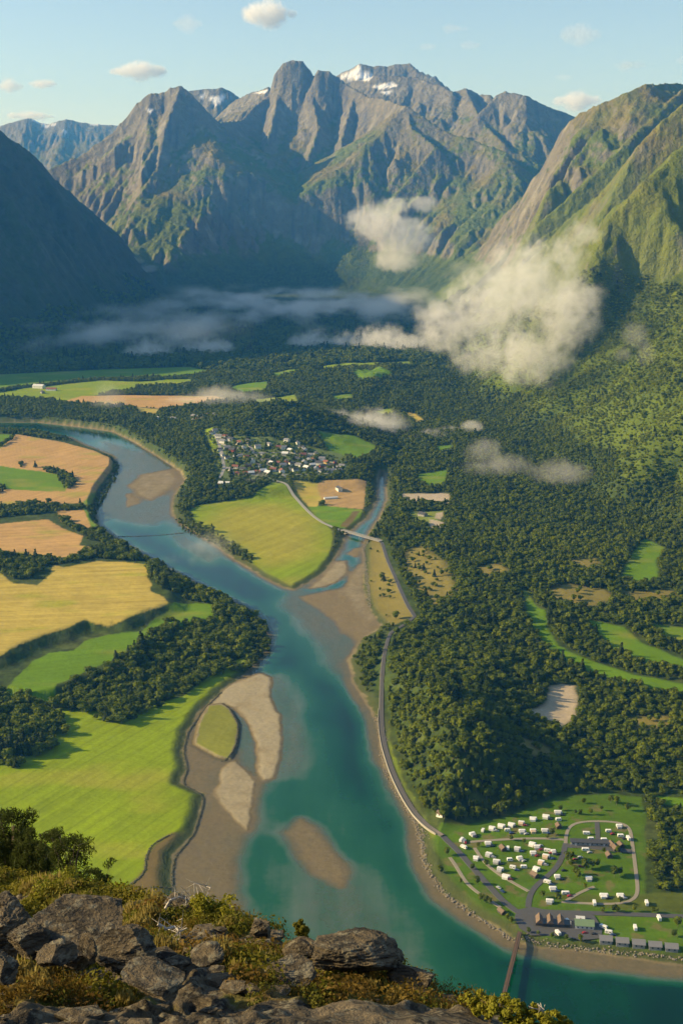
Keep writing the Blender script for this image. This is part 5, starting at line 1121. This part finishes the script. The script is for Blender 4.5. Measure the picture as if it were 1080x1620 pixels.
# ---------------------------------------------------------------- clouds and mist
def cloud(name, label, lobes, dens, amp=1.0, nscale=1.0, thr=.42, col=(1, 1, 1), stretch=(1, 1, 1), cat='cloud', group=None, detail=5, soft=.35):
    """lobes: (px, py, distance, radius in photo pixels, flattening). one closed body, its density falls off round the lobes"""
    L = []
    for px, py, Y, rp, fl in lobes:
        x, y, z = PD(px, py, Y); r_ = rp*Y*1.05/F; L.append((x, y, z, r_, fl))
    L = np.array(L); c = L[:, :3].mean(0); mr = L[:, 3].mean()
    lo = (L[:, :3]-L[:, 3:4]*[1.25, 1.25, 1.25]*np.stack([np.ones(len(L)), np.ones(len(L)), L[:, 4]], 1)).min(0)-c; hi = (L[:, :3]+L[:, 3:4]*1.25*np.stack([np.ones(len(L)), np.ones(len(L)), L[:, 4]], 1)).max(0)-c
    mb = MB(); mb.box((lo+hi)/2, hi-lo); me = mb.mesh(name)
    m = NT(name+'_vapour'); m.t.nodes.remove(m.b); p = m.obj()
    mp = m.n('ShaderNodeMapping', i_Vector=p, i_Scale=stretch).outputs[0]
    big = m.noise(mp, 1.15/mr*nscale, 2, .5); fine = m.noise(mp, 3.2/mr*nscale, detail, .62)
    acc = None
    for x, y, z, r_, fl in L:
        q = m.n('ShaderNodeVectorMath', operation='SUBTRACT', i_0=p, i_1=tuple(np.array((x, y, z))-c)).outputs[0]
        q = m.n('ShaderNodeVectorMath', operation='MULTIPLY', i_0=q, i_1=(1/r_, 1/r_, 1/(r_*fl))).outputs[0]
        ln = m.n('ShaderNodeVectorMath', operation='LENGTH', i_0=q).outputs['Value']; s_ = m.math('SUBTRACT', 1.0, ln)
        acc = s_ if acc is None else m.math('SMOOTH_MAX', acc, s_, .25)
    s_ = m.math('ADD', acc, m.math('MULTIPLY', m.math('SUBTRACT', big, .5), .9*amp)); s_ = m.math('ADD', s_, m.math('MULTIPLY', m.math('SUBTRACT', fine, .5), 1.5*amp))
    # nothing outside the lobes so that the box never shows
    cut = m.ramp(acc, -.22, .1)
    d = m.math('MULTIPLY', m.math('MULTIPLY', m.ramp(s_, thr-.35, thr-.35+soft), cut), dens)
    pv = m.n('ShaderNodeVolumePrincipled', i_Density=d, i_Anisotropy=.0); pv.inputs['Color'].default_value = (*col, 1)
    m.t.links.new(pv.outputs[0], m.out.inputs['Volume'])
    o = link(name, me, m.m, label=label, category=cat); o.location = c
    if group: o['group'] = group
    return o
cloud('cloud', 'large bright cloud clinging to the lit right hand slope', [(838,440,3500,80,.8),(785,478,3450,84,.8),(722,515,3400,62,.7),(835,560,3200,72,.7),(888,510,3200,56,.9),(888,405,3500,50,.8),(922,372,3500,32,.8),(914,470,3300,40,.8),(760,565,3300,50,.6),(688,498,3500,36,.7),(680,540,3500,30,.6)], .0075, thr=.40, amp=2.0, soft=.6)
cloud('cloud', 'tall ragged cloud in front of the central mountain foot', [(598,352,6400,44,.7),(640,378,6400,48,.7),(628,412,6400,36,.55),(668,322,6400,24,.6),(625,325,6400,26,.6),(570,345,6400,24,.6)], .006, thr=.36, amp=1.3)
cloud('cloud', 'row of low puffs left of the large bright cloud', [(500,548,4900,38,.75),(540,554,4900,42,.7),(600,545,4900,44,.75),(640,556,4800,40,.7),(572,560,4900,34,.6),(475,545,4900,24,.6)], .010, thr=.38, amp=1.7, soft=.5)
cloud('cloud', 'low grey white puffs over the far left fields', [(208,578,4600,32,.7),(240,570,4600,46,.75),(272,580,4600,34,.6),(305,578,4600,28,.6),(332,553,4700,42,.45),(352,551,4700,22,.5)], .010, thr=.34, amp=1.5, soft=.5)
cloud('mist_patch', 'soft mist patch drifting over the meadow right of the village', [(528,690,3100,52,.8),(560,708,3050,60,.9),(596,690,3100,50,.9),(556,735,3000,38,.7),(505,680,3150,34,.7)], .012, thr=.30, cat='mist')
cloud('mist_patch', 'mist strip drifting over the narrow river right of the village', [(615,735,3000,36,.6),(650,720,3000,48,.6),(680,702,3050,38,.6),(715,690,3100,30,.5),(745,675,3100,22,.5)], .012, thr=.30, cat='mist')
cloud('mist_patch', 'thin smoke like mist over the hamlet above the village', [(300,650,3500,55,.5),(350,640,3500,60,.5),(400,645,3500,45,.5),(260,660,3500,36,.5)], .0045, thr=.34, cat='mist')
cloud('mist_patch', 'small mist tongue at the edge of the riverside wood', [(370,790,2450,22,.5),(395,772,2450,24,.7),(415,758,2500,14,.8)], .011, thr=.34, cat='mist')
for lb, lo_ in (('faint mist wisp low on the forested right slope', [(785,752,2600,32,.6),(765,712,2650,18,.6)]), ('faint mist wisp on the forest right of the low wisp', [(885,750,2500,26,.5)]), ('faint mist wisp high on the right slope beside the large cloud', [(1005,530,3000,13,.9),(1020,560,2900,9,1.2),(985,560,3000,9,.8)]),
    ('small mist wisp on the terrace bank between the left fields', [(140,1005,1640,24,.5),(170,1000,1640,18,.5),(155,1030,1640,14,.9)]), ('thin mist over the yellow left field', [(140,920,1950,30,.9),(150,955,1900,18,1)]), ('mist drifting out of the wood onto the river', [(300,920,1950,34,.7),(340,880,2000,26,.8),(270,905,1950,24,.6)]), ('thin vertical mist plume over the northern wood', [(172,650,3400,16,1.6),(180,680,3300,12,1.2)])):
    cloud('mist_patch', lb, [(p_, q_, y_, r_*1.9, f_) for p_, q_, y_, r_, f_ in lo_], .0042, thr=.30, amp=1.2, soft=.6, cat='mist')
cloud('mist_patch', 'small bright mist streak on the dark left mountain foot', [(215,412,7000,14,.5),(235,425,7000,16,.4)], .004, thr=.36, cat='mist')
def mist_layer(label, x0, x1, y0, y1, z0, z1, dens, thr, sc):
    c = np.array([(x0+x1)/2, (y0+y1)/2, (z0+z1)/2]); s_ = np.array([x1-x0, y1-y0, z1-z0]); me = MB().box((0, 0, 0), s_).mesh('mist_layer')
    m = NT('mist_layer_vapour'); m.t.nodes.remove(m.b); p = m.obj()
    mp = m.n('ShaderNodeMapping', i_Vector=p, i_Scale=(1, .55, 2.2)).outputs[0]; n = m.noise(mp, sc, 6, .6)
    q = m.n('ShaderNodeVectorMath', operation='MULTIPLY', i_0=p, i_1=tuple(2/s_)).outputs[0]; sx = m.n('ShaderNodeSeparateXYZ', i_0=q)
    e = [m.math('SUBTRACT', 1.0, m.math('POWER', m.math('ABSOLUTE', sx.outputs[k]), 2 if k < 2 else 2)) for k in range(3)]
    f = m.math('MULTIPLY', m.math('MULTIPLY', e[0], e[1]), e[2])
    d = m.math('MULTIPLY', m.math('MULTIPLY', m.ramp(n, thr, thr+.13), f), dens)
    pv = m.n('ShaderNodeVolumePrincipled', i_Density=d, i_Anisotropy=.1); pv.inputs['Color'].default_value = (.95, .98, 1, 1)
    m.t.links.new(pv.outputs[0], m.out.inputs['Volume']); o = link('mist_layer', me, m.m, kind='stuff', label=label); o.location = c
mist_layer('blue mist lying on the shaded valley floor', -1000, 560, 5300, 7700, 20, 105, .0095, .50, .0034)
mist_layer('blue mist at the foot of the dark left mountain', -1500, -300, 4300, 5600, 20, 150, .0045, .50, .004)
SKYC = [(222,113,44,.42,'bright flat cloud left of the left peak'), (422,24,44,.5,'bright cloud at the top edge above the rock tower'), (295,38,26,.6,'small faint cloud left of the top edge cloud'), (16,137,20,.6,'small cloud at the left edge'), (68,133,24,.4,'small flat cloud right of the left edge cloud'), (48,184,34,.35,'low cloud touching the far left range'), (910,160,38,.42,'white cloud behind the saddle of the right ridge'),
        (914,56,34,.6,'faint cloud high in the right sky'), (994,104,24,.5,'faint cloud above the right ridge'), (718,46,20,.5,'faint cloud upper of two right of the middle'), (742,72,18,.5,'faint cloud lower of two right of the middle'), (890,122,14,.5,'tiny faint cloud above the white saddle cloud'), (675,75,14,.6,'tiny faint cloud above the snowy plateau'), (1078,96,12,.6,'tiny cloud cut by the right edge')]
for i, (px, py, r_, fl, lb) in enumerate(SKYC):
    g = np.random.default_rng(i+3); faint = 'faint' in lb or 'tiny' in lb; Y = 21500
    lo_ = [(px+q_*r_+g.uniform(-.1, .1)*r_, py-g.uniform(-.1, .35)*r_*fl*s2_, Y+g.uniform(-100, 100), r_*s2_*g.uniform(.8, 1.2), min(1, fl*g.uniform(1.1, 1.7))) for q_, s2_ in ((-.75, .26), (-.35, .42), (.05, .5), (.45, .36), (.85, .24))]
    cloud('cloud', lb, lo_, .0012 if faint else .006, thr=.30, nscale=1.5, amp=1.5, soft=.5)

# ---------------------------------------------------------------- air
def haze():
    import bmesh
    bm = bmesh.new(); bmesh.ops.create_cube(bm, size=1)
    lo = Vector((-24500, -60, -40)); hi = Vector((24500, 18700, 2050))
    for v in bm.verts: v.co = Vector([lo[i] if v.co[i] < 0 else hi[i] for i in range(3)])
    me = bpy.data.meshes.new('haze'); bm.to_mesh(me)
    h = NT('haze_air'); h.t.nodes.remove(h.b)
    pv = h.n('ShaderNodeVolumePrincipled', i_Density=3.8e-5, i_Anisotropy=.1); pv.inputs['Color'].default_value = (.07,.37,1.0,1); pv.inputs['Absorption Color'].default_value = (.5,.5,.5,1)
    h.t.links.new(pv.outputs[0], h.out.inputs['Volume'])
    link('haze', me, h.m, kind='stuff', label='pale blue morning haze in the valley air')
haze()
